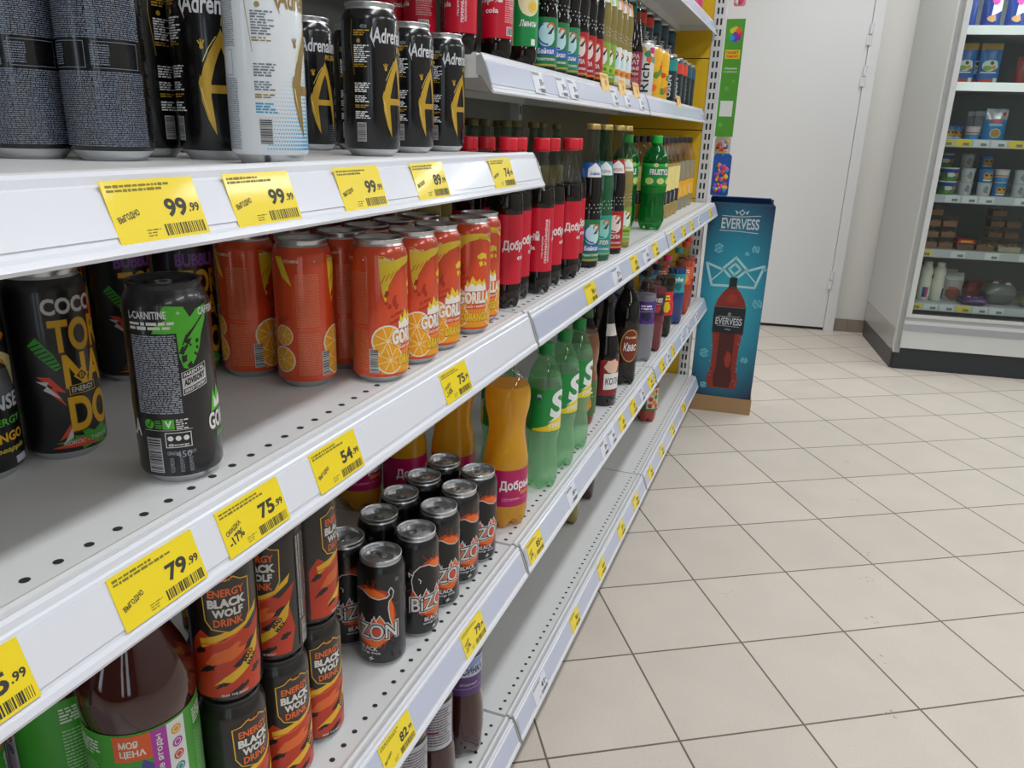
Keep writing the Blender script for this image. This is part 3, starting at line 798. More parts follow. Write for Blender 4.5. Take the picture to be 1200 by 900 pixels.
    s.text('ОБЪЕМ', -0.007, 0.0297, 0.003, GREYINK, 3, bold=0.02, w=0.008); s.text('450', 0.0015, 0.0285, 0.0058, GREYINK, 3, bold=0.015); s.text('МЛ', 0.0078, 0.0297, 0.003, GREYINK, 3, bold=0.02)
    for k in (-0.008, -0.0005, 0.0065): s.print_lines(k - 0.0016, 0.0125, k + 0.0016, 0.0255, 13, GREYINK, 3, 0.5, seed=int(k * 1000) + 60, dash=0.002)
    s.barcode(-0.0275, 0.0125, -0.0150, 0.0430, BLACKINK, P('#bfbfc0', 0.5), 3, horizontal=True)
mk_gorilla_black = can_thing('energy_can', 'can', '#101012', art_gorilla_black, lid_mat=P('#2a2b2e', 0.3, 0.3), rough=0.3)

def orange_slice(s, u, v, r, L):
    s.disc(u, v, r, P('#efe6d2', 0.4), L); s.disc(u, v, r * 0.90, P('#f0a51c', 0.4), L + 1)
    for k in range(8):
        a = k * math.pi / 4 + 0.3
        s.line([(u, v), (u + r * 0.9 * math.cos(a), v + r * 0.9 * math.sin(a))], r * 0.06, P('#f6dc9a', 0.4), L + 2)
def art_gorilla_orange(s):
    y = P('#e6c832', 0.4); o2 = P('#f08a1c', 0.4); w = P('#efeae2', 0.4); dk = P('#a8321a', 0.4); or1 = P('#e9a21c', 0.4)
    for rep in (0.0, 0.1036, -0.1036):
        if abs(rep) > 0.1: 
            rep_l = rep * 0.9999
        # juicy lower field
        if rep == 0.0:
            s.poly([(-0.036, 0.012), (0.036, 0.012), (0.036, 0.040), (0.028, 0.060), (0.014, 0.066), (0.0, 0.058), (-0.014, 0.064), (-0.030, 0.052), (-0.036, 0.036)], o2, 1)
            s.blob(0.002, 0.020, 0.034, 0.009, or1, 2, 26, 0.35, seed=8)
            orange_slice(s, -0.027, 0.052, 0.0190, 3); orange_slice(s, -0.024, 0.029, 0.0170, 3); orange_slice(s, 0.036, 0.050, 0.0150, 3); orange_slice(s, 0.034, 0.028, 0.0155, 3)
            # yellow brush arc
            s.poly([(-0.036, 0.150), (-0.030, 0.1500), (-0.020, 0.1440), (-0.006, 0.1475), (0.012, 0.1480), (0.028, 0.1430), (0.036, 0.1340), (0.033, 0.1320), (0.022, 0.1385), (0.008, 0.1400), (-0.006, 0.1370), (-0.017, 0.1290), (-0.0245, 0.1170), (-0.0270, 0.1050), (-0.0285, 0.0960), (-0.0325, 0.1090), (-0.0345, 0.1260)], y, 1)
            for k in range(12): s.line([(-0.0330 + 0.0052 * k, 0.120 + 0.0024 * min(k, 8)), (-0.0285 + 0.0052 * k, 0.1285 + 0.0018 * min(k, 8))], 0.0010, P('#dd5426', 0.3, 0.0, 0.4), 2)
            splat(s, -0.022, 0.100, 0.014, 0.020, dk, 2, 70, 16)
            s.text('SUPER', -0.0145, 0.083, 0.0035, dk, 2, rot=0.35, w=0.018); s.text('ENERGY', -0.0145, 0.076, 0.0035, dk, 2, rot=0.35, w=0.020)
            # ape face in yellow brush marks
            s.poly([(0.004, 0.116), (0.012, 0.121), (0.021, 0.118), (0.022, 0.110), (0.017, 0.113), (0.011, 0.111), (0.006, 0.112)], y, 2)
            s.poly([(0.007, 0.107), (0.013, 0.1085), (0.015, 0.103), (0.010, 0.1005)], y, 2); s.poly([(0.017, 0.107), (0.022, 0.106), (0.021, 0.101), (0.0175, 0.102)], y, 2)
            # flame and white crown-like splash above the name
            s.poly([(-0.012, 0.070), (-0.010, 0.082), (-0.006, 0.077), (-0.002, 0.088), (0.004, 0.079), (0.009, 0.084), (0.013, 0.077), (0.018, 0.083), (0.021, 0.070)], y, 4)
            s.poly([(-0.013, 0.0655), (-0.0125, 0.075), (-0.008, 0.0715), (-0.003, 0.0775), (0.003, 0.0725), (0.009, 0.0765), (0.014, 0.072), (0.020, 0.077), (0.0215, 0.0655)], w, 5)
            s.text('GORILLA', 0.004, 0.0555, 0.0190, dk, 5, bold=0.06, w=0.053); s.text('GORILLA', 0.0035, 0.056, 0.0178, w, 6, bold=0.05, w=0.051)
            s.text('JUICE + ENERGY', 0.004, 0.0425, 0.0042, w, 6, bold=0.02, w=0.032); s.rect(-0.012, 0.0392, 0.020, 0.0458, P('#dd5426', 0.3, 0.0, 0.4), 4)
            s.text('ORANGE', 0.005, 0.0275, 0.0140, dk, 5, bold=0.06, w=0.039); s.text('ORANGE', 0.0046, 0.0278, 0.0125, y, 6, bold=0.045, w=0.037)
    for k, t in enumerate(('VITAMINS', 'JUICE', 'CAFFEINE', 'L-CARNITINE')):
        u = -0.078 + 0.0518 * k
        s.text(t, u, 0.1455, 0.0036, P('#f0d8c0', 0.4), 4, bold=0.015, w=0.018); s.text('+', u + 0.025, 0.1455, 0.0026, w, 4)
    pr = P('#e88a60', 0.4)
    for u0 in (-0.075, 0.048):
        s.print_lines(u0, 0.016, u0 + 0.026, 0.066, 26, pr, 2, 0.45, seed=21, dash=0.002); s.print_lines(u0, 0.072, u0 + 0.026, 0.132, 34, pr, 2, 0.45, seed=22, dash=0.002)
        s.line([(u0 - 0.002, 0.069), (u0 + 0.028, 0.069)], 0.0004, pr, 2)
    s.barcode(-0.0485, 0.014, -0.0375, 0.043, BLACKINK, P('#dcdcd8', 0.5), 3, horizontal=True)
    s.poly([(-0.1, 0.150), (-0.09, 0.150), (-0.082, 0.128), (-0.079, 0.118), (-0.09, 0.128)], y, 2)
    s.text('ENERGY', -0.092, 0.080, 0.0045, dk, 2, rot=0.4, w=0.018)
    orange_slice(s, -0.092, 0.062, 0.012, 3); orange_slice(s, -0.094, 0.034, 0.0155, 3)
mk_orange = can_thing('juice_energy_can', 'can', '#dd4c22', art_gorilla_orange, rough=0.28, coat=0.6, metal=0.15)

def art_bizon(s):
    w = P('#d2d2d0', 0.35); o = P('#dd571c', 0.35); o2 = P('#b5380f', 0.35); k = P('#131315', 0.35); red = P('#d8432c', 0.35)
    for rep in (-0.0518, 0.0518):
        s.blob(rep, 0.083, 0.039, 0.052, o2, 1, 40, 0.10, seed=5); s.blob(rep + 0.001, 0.083, 0.035, 0.048, P('#ea6a1e', 0.35), 2, 36, 0.10, seed=6)
        g = random.Random(4)
        for i in range(20):
            a = g.random() * 6.28; p = [(rep + 0.035 * math.cos(a), 0.087 + 0.045 * math.sin(a))]
            for q in range(3): p.append((p[-1][0] + 0.004 * math.cos(a + g.uniform(-.9, .9)), p[-1][1] + 0.0045 * math.sin(a + g.uniform(-.9, .9))))
            s.line(p, 0.00035, P('#c2502a', 0.4), 2)
        # the bison: white outline first, then the black body
        body = [(-0.0235, 0.082), (-0.0250, 0.094), (-0.0225, 0.104), (-0.0165, 0.110), (-0.0080, 0.1105), (0.0, 0.105), (0.0080, 0.1025), (0.0135, 0.1035), (0.0165, 0.104), (0.0195, 0.107), (0.0185, 0.111), (0.0205, 0.1145), (0.0228, 0.110), (0.0215, 0.104), (0.0180, 0.1005), (0.0170, 0.092), (0.0185, 0.080), (0.0210, 0.070), (0.0170, 0.068), (0.0130, 0.079), (0.0090, 0.085), (0.0050, 0.078), (0.0010, 0.080), (-0.0010, 0.070), (-0.0060, 0.070), (-0.0070, 0.080), (-0.0100, 0.072), (-0.0150, 0.070), (-0.0165, 0.078), (-0.0190, 0.074)]
        K = lambda x, v: (rep + x * 1.42, 0.068 + (v - 0.070) * 1.36)
        pts = [K(x, v) for (x, v) in body]
        s.line(pts + [pts[0]], 0.0030, w, 3); s.poly(pts, k, 5)
        s.line([K(-0.0185, 0.096), K(-0.0160, 0.0935), K(-0.0165, 0.0905)], 0.0014, w, 6)
        s.line([K(-0.0245, 0.100), K(-0.0285, 0.1035), K(-0.0275, 0.0985)], 0.0016, w, 6)
        for (u, v) in ((-0.016, 0.0775), (0.004, 0.0785)): s.poly([(rep + u - 0.0045, v - 0.004), (rep + u + 0.0015, v + 0.009), (rep + u + 0.006, v - 0.004)], w, 6); s.poly([(rep + u - 0.0026, v - 0.003), (rep + u + 0.001, v + 0.0048), (rep + u + 0.0038, v - 0.003)], red, 7)
        s.text('BiZON', rep, 0.0610, 0.0290, w, 6, bold=0.085, w=0.0800, grow=0.04); s.text('BiZON', rep, 0.0610, 0.0262, k, 7, bold=0.065, w=0.0770, grow=0.04); s.text('BiZON', rep, 0.0610, 0.0228, w, 8, bold=0.012, w=0.0735, grow=0.04)
        s.disc(rep + 0.0085, 0.0612, 0.0062, red, 9)
        s.text('BLACK', rep - 0.004, 0.0330, 0.0070, w, 4, bold=0.03, w=0.027); s.text('energy drink', rep - 0.003, 0.0258, 0.0050, w, 4, bold=0.02, w=0.033)
        s.poly([(rep + 0.002, 0.0215), (rep - 0.005, 0.0160), (rep - 0.0008, 0.0162), (rep - 0.004, 0.0118), (rep + 0.0040, 0.0178), (rep - 0.0002, 0.0178)], w, 4)
        s.frame(rep + 0.036, 0.137, rep + 0.042, 0.1425, 0.0004, GREYINK, 2); s.print_lines(rep + 0.037, 0.138, rep + 0.041, 0.1415, 3, GREYINK, 2, 0.5, seed=1, dash=0.002)
        s.print_lines(rep + 0.0440, 0.020, rep + 0.059, 0.130, 40, P('#5f6268', 0.4), 2, 0.4, seed=9, dash=0.003)
mk_bizon = can_thing('energy_can', 'can', '#131314', art_bizon, rough=0.28)

def art_wolf(s):
    w = P('#d8d6d0', 0.4); o = P('#e0662a', 0.4); red = P('#c23a1e', 0.35); y = P('#e8b62a', 0.35); dk = P('#1c1a19', 0.35); brn = P('#2e2825', 0.3, 0, 0.2)
    for rep in (-0.0518, 0.0518):
        s.poly([(rep - 0.050, 0.012), (rep + 0.030, 0.012), (rep + 0.036, 0.040), (rep + 0.030, 0.070), (rep + 0.038, 0.096), (rep + 0.020, 0.082), (rep + 0.002, 0.088), (rep - 0.012, 0.078), (rep - 0.028, 0.090), (rep - 0.036, 0.080), (rep - 0.046, 0.060)], red, 1)
        s.blob(rep - 0.006, 0.060, 0.024, 0.010, P('#e06a2c', 0.35), 2, 22, 0.4, seed=2, rot=0.4)
        for (u, v, a, b, sd) in ((-0.024, 0.046, 0.012, 0.004, 1), (0.010, 0.050, 0.014, 0.005, 2), (-0.006, 0.030, 0.016, 0.005, 3), (0.020, 0.066, 0.012, 0.004, 4), (-0.030, 0.066, 0.010, 0.004, 6), (0.004, 0.018, 0.014, 0.004, 7), (0.024, 0.034, 0.008, 0.004, 8)):
            s.blob(rep + u, v, a, b, dk, 3, 16, 0.5, seed=sd, rot=0.5)
        # yellow ribbon with dark lettering
        s.poly([(rep - 0.030, 0.080), (rep - 0.008, 0.086), (rep + 0.016, 0.094), (rep + 0.033, 0.108), (rep + 0.030, 0.098), (rep + 0.014, 0.086), (rep - 0.006, 0.080), (rep - 0.028, 0.070)], y, 3)
        s.line([(rep - 0.030, 0.074), (rep - 0.006, 0.0765), (rep + 0.016, 0.088)], 0.0016, o, 4)
        s.poly([(rep - 0.020, 0.026), (rep - 0.008, 0.036), (rep + 0.008, 0.045), (rep + 0.022, 0.066), (rep + 0.031, 0.076), (rep + 0.028, 0.058), (rep + 0.016, 0.040), (rep - 0.002, 0.028), (rep - 0.010, 0.030)], y, 4)
        s.text('MAD', rep + 0.016, 0.053, 0.0050, dk, 6, bold=0.04, rot=0.85, w=0.014); s.text('MAX', rep + 0.0195, 0.0475, 0.0050, dk, 6, bold=0.04, rot=0.85, w=0.014)
        # shield
        sh = [(-0.0225, 0.139), (-0.014, 0.141), (-0.0075, 0.146), (0.0, 0.143), (0.0075, 0.146), (0.014, 0.141), (0.0225, 0.139), (0.0215, 0.102), (0.016, 0.092), (0.0, 0.0865), (-0.016, 0.092), (-0.0215, 0.102)]
        sp = [(rep + a, b) for a, b in sh]
        s.poly(sp, brn, 5); s.line(sp + [sp[0]], 0.0011, y, 6)
        s.line([(rep - 0.006, 0.1475), (rep - 0.0035, 0.143), (rep, 0.1455), (rep + 0.0035, 0.143), (rep + 0.006, 0.1475)], 0.0009, o, 6)
        s.text('ENERGY', rep, 0.1305, 0.0085, o, 6, bold=0.03, w=0.034); s.text('BLACK', rep, 0.1195, 0.0098, w, 6, bold=0.055, w=0.036)
        s.text('WOLF', rep, 0.1085, 0.0090, w, 6, bold=0.05, w=0.029); s.text('DRINK', rep, 0.0980, 0.0085, o, 6, bold=0.03, w=0.028)
        s.text('BEAR THE BEAST', rep, 0.0145, 0.0026, w, 5, bold=0.02, w=0.026)
    s.rect(-0.010, 0.012, 0.013, 0.148, brn, 6)
    s.barcode(-0.006, 0.014, 0.003, 0.042, BLACKINK, P('#c9c6c0', 0.5), 7, horizontal=True)
    for u in (-0.0085, -0.0045, 0.006): s.print_lines(u, 0.046, u + 0.0022, 0.146, 60, w, 7, 0.5, seed=int(u * 9000) + 99, dash=0.0016)
mk_wolf = can_thing('energy_can', 'can', '#1a1614', art_wolf, lid_mat=P('#3a3836', 0.3, 0.4), rough=0.3)

# ---- upper shelf: black cans and one white can (x, y, turn)
UA = ZA - 0.002
for (mk, kd, x, y, rz, lb) in [
    (mk_black, 'black', -0.629, 0.502, 128, 'fine-print black energy can cut by the picture edge on the upper shelf'),
    (mk_black, 'black', -0.568, 0.531, 122, 'tall black energy can covered in fine print, second in the upper shelf row'),
    (mk_black, 'black', -0.610, 0.612, 62, 'black energy can set back between two others, showing its printed text strip'),
    (mk_black, 'black', -0.542, 0.630, -46, 'black energy can with gold letter, beside the white can'),
    (mk_white, 'white', -0.460, 0.603, 10, 'white energy can with blue dotted corner, the only white one on the upper shelf'),
    (mk_black, 'black', -0.660, 0.958, -32, 'black gold-letter can just behind the white can'),
    (mk_black, 'black', -0.640, 1.045, -20, 'black can mostly hidden, set back between two gold-letter cans'),
    (mk_black, 'black', -0.509, 0.864, -14, 'black can with silver name and gold letter, first at the upper shelf edge'),
    (mk_black, 'black', -0.546, 1.030, -18, 'black gold-letter can, second of three at the upper shelf edge'),
    (mk_black, 'black', -0.553, 1.152, -20, 'black gold-letter can at the far end of the upper shelf'),
    (mk_black, 'black', -0.700, 0.545, 0, 'black can hidden behind the fine-print cans, first in the rear row'),  # from here on: unseen rear cans, added to darken the gaps
    (mk_black, 'black', -0.690, 0.640, 0, 'black can hidden behind the fine-print cans, second in the rear row'),
    (mk_black, 'black', -0.660, 0.740, 0, 'black can hidden behind the white can, third in the rear row')]:
    place('adr_' + kd, mk, x, y, UA, R0(rz), lb, 'energy cans on the upper shelf')

# ---- middle shelf
UC = ZC - 0.002
G1 = 'black energy cans on the middle shelf'
place('sense', mk_sense, -0.621, 0.404, UC, R0(-88), 'dark can with green and yellow mango lettering, cut by the picture edge', G1)
place('coco', mk_coco, -0.602, 0.471, UC, R0(-96), 'dark can with a grey word over large yellow letters, green and red slashes', G1)
for i, (x, y, rz) in enumerate(((-0.768, 0.612, -105), (-0.722, 0.661, -100), (-0.672, 0.708, -112))):
    place('bubble', mk_bubble, x, y, UC, R0(rz), 'dark can with a purple word over yellow letters, %s of three in shade' % ['first', 'second', 'third'][i], G1)
place('gorb', mk_gorilla_black, -0.476, 0.478, UC, R0(-45), 'black can with green splash and fine print standing alone at the shelf edge', G1)
G2 = 'orange cans on the middle shelf'
front = [(-0.459, 0.786, 2), (-0.459, 0.868, -6), (-0.461, 0.940, -20), (-0.459, 1.041, -50), (-0.474, 1.118, -50)]
for i, (x, y, rz) in enumerate(front):
    place('orange', mk_orange, x, y, UC, R0(rz), 'orange can at the shelf edge, %s of five in the front row' % ['first', 'second', 'third', 'fourth', 'fifth'][i], G2)
left = [(-0.606, 0.735, 38, 'orange can showing half an orange slice beside the dark purple-lettered can'), (-0.526, 0.733, 60, 'orange can with its back text turned to the aisle, near corner'), (-0.526, 0.812, 62, 'orange can half hidden between two orange cans, its back text showing')]
for (x, y, rz, lb) in left: place('orange', mk_orange, x, y, UC, R0(rz), lb, G2)
n2 = 0
for (x, ys) in ((-0.531, (0.882, 0.953, 1.03)), (-0.601, (0.808, 0.880, 0.953, 1.03)), (-0.668, (0.855, 0.925, 1.0))):
    for y in ys:
        n2 += 1
        row = {-0.531: 'second', -0.601: 'third', -0.668: 'fourth'}[x]
        k = ys.index(y)
        place('orange', mk_orange, x, y, UC, R0(20 + 37 * n2 % 90), 'orange can showing only its lid, %s row from the edge, %s from the near end' % (row, ['first', 'second', 'third', 'fourth'][k]), G2)
# ---- lower shelf: bison cans, two columns of five
UD = ZD - 0.002
G3 = 'black bison cans on the lower shelf'
for i, (x, y, rz) in enumerate(((-0.488, 0.824, -88), (-0.474, 0.902, -12), (-0.476, 0.982, -38), (-0.475, 1.056, -30), (-0.473, 1.130, -33))):
    place('bizon', mk_bizon, x, y, UD, R0(rz + 90), 'black bison can with orange glow, %s of five at the shelf edge' % ['first', 'second', 'third', 'fourth', 'fifth'][i], G3)
for i, (x, y, rz) in enumerate(((-0.558, 0.842, -24), (-0.549, 0.925, -150), (-0.552, 0.998, -140), (-0.548, 1.072, 170), (-0.545, 1.145, 150))):
    place('bizon', mk_bizon, x, y, UD, R0(rz + 90), 'black bison can, %s of five in the row behind the edge row' % ['first', 'second', 'third', 'fourth', 'fifth'][i], G3)
# black-and-red cans, stacked two high
G4 = 'black and red cans stacked two high'
for i, (x, y, rz, rz2) in enumerate(((-0.494, 0.527, -40, -13), (-0.490, 0.598, -75, -20), (-0.492, 0.667, -167, -22))):
    nm = ['first', 'second', 'third'][i]
    place('wolf', mk_wolf, x, y, UD, R0(rz2 + 90), 'black and red flame can, lower one of the %s stack from the tea bottles' % nm, G4)
    place('wolf', mk_wolf, x, y, UD + CH + 0.0003, R0(rz + 90), ['black and red flame can on top of the stack next to the tea bottle', 'black and red flame can on top of the middle stack', 'flame can showing its barcode strip, on top of the stack next to the bison cans'][i], G4)
for i, (x, y) in enumerate(((-0.577, 0.600), (-0.564, 0.670))):
    place('wolf', mk_wolf, x, y, UD, R0(-10), 'lower flame can in the shade behind the %s stack' % ['first', 'second'][i], G4)
    place('wolf', mk_wolf, x, y, UD + CH + 0.0003, R0(-20), 'upper flame can in the shade behind the %s stack' % ['first', 'second'][i], G4)
# ================================================================== BOTTLES
def petal(base_h, depth):
    def mod(z, r, a):
        if z < base_h:
            t = 1 - z / base_h
            q = 0.5 + 0.5 * math.cos(5 * a)
            return (r * (1 - 0.16 * t * q), z + depth * q * t)
        return (r, z)
    return mod
def inset(prof, d, top, bottom=0.003):
    """the drink inside: the bottle's own outline moved in, up to its level"""
    out = [(max(z, bottom), max(r - d, 0.001)) for (z, r) in prof if z < top]
    out.append((top, max(interp(prof, top) - d, 0.001)))
    return out
def bottle_thing(name, cat, prof, shell, drink, level, label_z, label_col, art, cap, rr, seg=32, mod=None, label2=None, art2=None, cap_name='cap', crown=False, knurl=False, label_rough=0.35):
    """prof: outline up to the mouth; shell: wall material; drink: material of the filling or None; cap: (z0, z1, radius, material)"""
    def make():
        t = thing(name, '', cat)
        up_ = [(z, r) for (z, r) in prof if z > level]
        b = MB(); b.lathe([(level, interp(prof, level))] + up_, seg, shell, False, False)
        # moulded ring under the cap
        zc = cap[0]
        if not crown: b.lathe([(zc - 0.004, interp(prof, zc - 0.004)), (zc - 0.003, cap[2] * 1.05), (zc - 0.001, cap[2] * 1.05), (zc, cap[2] * 0.9)], seg, shell, False, False)
        b.build('bottle_shell', t)
        if drink is not None:
            d = MB(); d.lathe([(z, r) for (z, r) in prof if z < level] + [(level, interp(prof, level))], seg, drink, True, False, mod=mod); rl = interp(prof, level) - 0.0002; d.add([(rl * math.cos(2 * math.pi * k / seg), rl * math.sin(2 * math.pi * k / seg), level - 0.0004) for k in range(seg)], [tuple(range(seg))], drink); d.build('filled_bottle', t)
        for (lz, lc, la) in ((label_z, label_col, art), (label2 and label2[0], label2 and label2[1], art2)):
            if not lz: continue
            l = MB()
            pr = [(z, r + 0.0005) for (z, r) in prof if lz[0] < z < lz[1]]
            pr = [(lz[0], interp(prof, lz[0]) + 0.0005)] + pr + [(lz[1], interp(prof, lz[1]) + 0.0005)]
            l.lathe(pr, seg, P(lc, label_rough), False, False)
            s = round_skin(l, pr, rr)
            if la: la(s, lz)
            l.build('label', t)
        c = MB(); z0, z1, r, m = cap
        if crown:
            c.lathe([(z0, r * 1.02), (z0 + (z1 - z0) * 0.75, r), (z1 - 0.0012, r * 0.97), (z1, r * 0.86), (z1 + 0.0003, 0.0005)], 24, m, False, False)
            c.lathe([(z0 - 0.0, r * 1.06), (z0 + 0.0025, r * 1.06)], 24, m, False, False)
        else:
            def kn(z, q, a): return (q * (1 + 0.02 * math.cos(24 * a)) if z < z1 - 0.002 else q, z)
            c.lathe([(z0, r), (z1 - 0.0025, r * 0.985), (z1 - 0.0006, r * 0.94), (z1, r * 0.85), (z1, 0.0005)], 48, m, False, False, mod=kn)
            c.lathe([(z0 - 0.0035, r * 1.01), (z0 - 0.0012, r * 1.01)], 24, m, False, False)
        c.build(cap_name, t)
        return t
    return make
PETCLEAR = CLEAR('#f4f6f6', 0.12, 'clear_bottle_wall')
GLASSCLEAR = CLEAR('#e4ebe6', 0.16, 'clear_glass')
COLA = P('#140a07', 0.08, 0, 0.25, name='cola', spec=0.4)
REDCAP = P('#d4142a', 0.35, name='red_cap'); GREENCAP = P('#12843a', 0.35, name='green_cap'); BLACKCAP = P('#1b1b1c', 0.4, name='black_cap'); GOLDCAP = P('#c9b06a', 0.32, 0.7, name='gold_cap'); DARKGOLD = P('#7d7148', 0.4, 0.5, name='dull_gold_cap')
RIM = 0.0275
# ---- cola bottles with red caps
PC = [(0.0, 0.018), (0.002, 0.0225), (0.010, 0.0258), (0.022, 0.0275), (0.040, 0.0278), (0.042, 0.0272), (0.158, 0.0272), (0.160, 0.0278), (0.176, 0.0278), (0.190, 0.0262), (0.207, 0.0218), (0.226, 0.0160), (0.243, 0.0122), (0.252, 0.0115), (0.263, 0.0115)]
def art_dobry(word2, col2):
    def art(s, z):
        for rep in (0.0, 0.0864, -0.0864):
            if rep == -0.0864: continue
            s.text('Добрый', rep + 0.006, 0.106, 0.0205, WHITEINK, 2, bold=0.035, w=0.058)
            s.text(word2, rep + 0.016, 0.087, 0.0085, col2, 2, bold=0.03, w=0.024)
        # the recycling text column set on its side
        s.text('ПЕРЕРАБАТЫВАЕМАЯ', -0.0385, 0.098, 0.0048, WHITEINK, 2, bold=0.025, rot=math.pi / 2, w=0.078)
        s.text('ЭТО БУТЫЛКА', -0.0455, 0.088, 0.0030, WHITEINK, 2, bold=0.02, rot=math.pi / 2, w=0.040)
        s.print_lines(-0.0345, 0.060, -0.0310, 0.138, 46, WHITEINK, 2, 0.5, seed=3, dash=0.002)
        s.print_lines(0.040, 0.068, 0.0700, 0.150, 24, P('#e8a8ac', 0.4), 2, 0.5, seed=13, dash=0.003, ragged=0.15)
        s.barcode(0.044, 0.048, 0.062, 0.062, BLACKINK, WHITEINK, 2)
        for k in range(3): s.frame(0.050, 0.128 - 0.018 * k, 0.068, 0.142 - 0.018 * k, 0.0006, WHITEINK, 3)
    return art
mk_dobry = bottle_thing('cola_bottle', 'bottle', PC, PETCLEAR, COLA, 0.188, (0.043, 0.157), '#cb1530', art_dobry('cola', WHITEINK), (0.2565, 0.2760, 0.0150, REDCAP), 0.0275, mod=petal(0.024, 0.012))
GC = 'red-capped cola bottles'
for i, (x, y, rz) in enumerate(((-0.470, 1.222, -32), (-0.462, 1.365, 42), (-0.459, 1.535, -33))):
    place('dobry', mk_dobry, x, y, UC, R0(rz), ['red-capped cola bottle next to the orange cans, first on the middle shelf', 'red-capped cola bottle with white text printed upright on its label', 'red-capped cola bottle beside the gold-capped glass bottles'][i], GC)
for i, (x, y, rz) in enumerate(((-0.480, 1.294, -20), (-0.468, 1.446, -30), (-0.472, 1.612, -36))):
    place('dobry', mk_dobry, x, y, UC, R0(rz), 'red-capped cola bottle tucked behind the %s front cola bottle' % ['first', 'second', 'third'][i], GC)
for i, (x, y) in enumerate(((-0.545, 1.235), (-0.545, 1.312), (-0.540, 1.385), (-0.540, 1.465))):
    place('dobry', mk_dobry, x, y, UC, R0(70 * i), 'red-capped cola bottle in the shaded second row of the middle shelf, %s there' % ['first', 'second', 'third', 'fourth'][i], GC)
UB = ZB - 0.002
for i, (x, y, rz, lb) in enumerate(((-0.600, 1.318, 20, 'cola bottle with a plain red label at the near end of the short upper shelf'), (-0.566, 1.398, -122, 'cola bottle with a pale-printed nutrition label on the short upper shelf'), (-0.725, 1.300, -60, 'cola bottle seen between the black cans, deep on the short upper shelf'), (-0.668, 1.300, -160, 'cola bottle with red label behind the row of black cans'), (-0.640, 1.385, -30, 'cola bottle in the second row of the short upper shelf'))):
    place('dobry', mk_dobry, x, y, UB, R0(rz), lb, GC)
def art_lemon(s, z):
    s.blob(0.004, 0.118, 0.022, 0.026, P('#efe6b8', 0.4), 2, 20, 0.12, seed=2, rot=0.6); s.disc(0.012, 0.112, 0.011, P('#e8c63a', 0.4), 3); s.ring(0.012, 0.112, 0.0095, 0.001, WHITEINK, 4)
    s.disc(-0.004, 0.128, 0.006, P('#dba06a', 0.4), 3)
    s.text('Лимон', 0.004, 0.083, 0.012, WHITEINK, 3, bold=0.03, shear=0.2, w=0.036)
    s.text('ДОБРЫЙ', 0.006, 0.150, 0.006, WHITEINK, 3, bold=0.02, w=0.024)
    s.rect(0.010, 0.045, 0.020, 0.056, WHITEINK, 2)
    s.rect(-0.034, 0.044, -0.026, 0.156, P('#e9dfae', 0.4), 2)
mk_lemon = bottle_thing('cola_bottle', 'bottle', PC, PETCLEAR, COLA, 0.188, (0.043, 0.157), '#128f46', art_lemon, (0.2565, 0.2760, 0.0150, P('#e3c92f', 0.35)), 0.0275, mod=petal(0.024, 0.012))
for i, (x, y, rz) in enumerate(((-0.564, 1.530, -58), (-0.622, 1.545, -40))):
    place('lemon', mk_lemon, x, y, UB, R0(rz), ['bottle with green lemon label on the short upper shelf', 'green-labelled lemon cola bottle behind another'][i], GC)

# ---- glass soda bottles with gold crown caps
PG = [(0.0, 0.0235), (0.002, 0.0258), (0.012, 0.0265), (0.108, 0.0265), (0.120, 0.0258), (0.132, 0.0240), (0.146, 0.0250), (0.165, 0.0262), (0.182, 0.0256), (0.205, 0.0222), (0.232, 0.0172), (0.262, 0.0132), (0.285, 0.0122), (0.298, 0.0122), (0.300, 0.0136), (0.304, 0.0132)]
def art_soda(bg, scene, bar, word, wcol):
    def art(s, z):
        for rep in (0.0, 0.0832):
            s.blob(rep, 0.074, 0.019, 0.024, scene, 2, 20, 0.1, seed=2)
            s.ring(rep + 0.002, 0.076, 0.022, 0.0035, bar, 3, 20, 120, 275)
            s.ring(rep + 0.008, 0.088, 0.0085, 0.0035, P('#d96a28', 0.4), 4, 14, -40, 200); s.poly([(rep + 0.001, 0.075), (rep + 0.012, 0.088), (rep + 0.015, 0.091), (rep + 0.012, 0.081), (rep + 0.009, 0.075)], P('#3b3230', 0.4), 5)
            s.rect(rep - 0.034, 0.036, rep + 0.034, 0.052, bar, 3)
            s.text(word, rep, 0.044, 0.0105, wcol, 5, bold=0.03, w=0.034)
            s.text('Черноголовка', rep, 0.0285, 0.0075, WHITEINK, 5, bold=0.02, shear=0.2, w=0.042)
            s.rect(rep - 0.0415, 0.0165, rep + 0.0415, 0.0195, P('#c7a84a', 0.4), 3)
        for k in range(5):
            pass
    return art
def neck_art(bar, word):
    def art(s, z):
        for rep in (0.0, 0.0832):
            s.poly([(rep - 0.02, z[0]), (rep + 0.02, z[0]), (rep + 0.02, z[0] + 0.018), (rep, z[1]), (rep - 0.02, z[0] + 0.018)], WHITEINK, 2)
            s.text(word, rep, z[0] + 0.008, 0.007, bar, 3, bold=0.03, w=0.026)
    return art
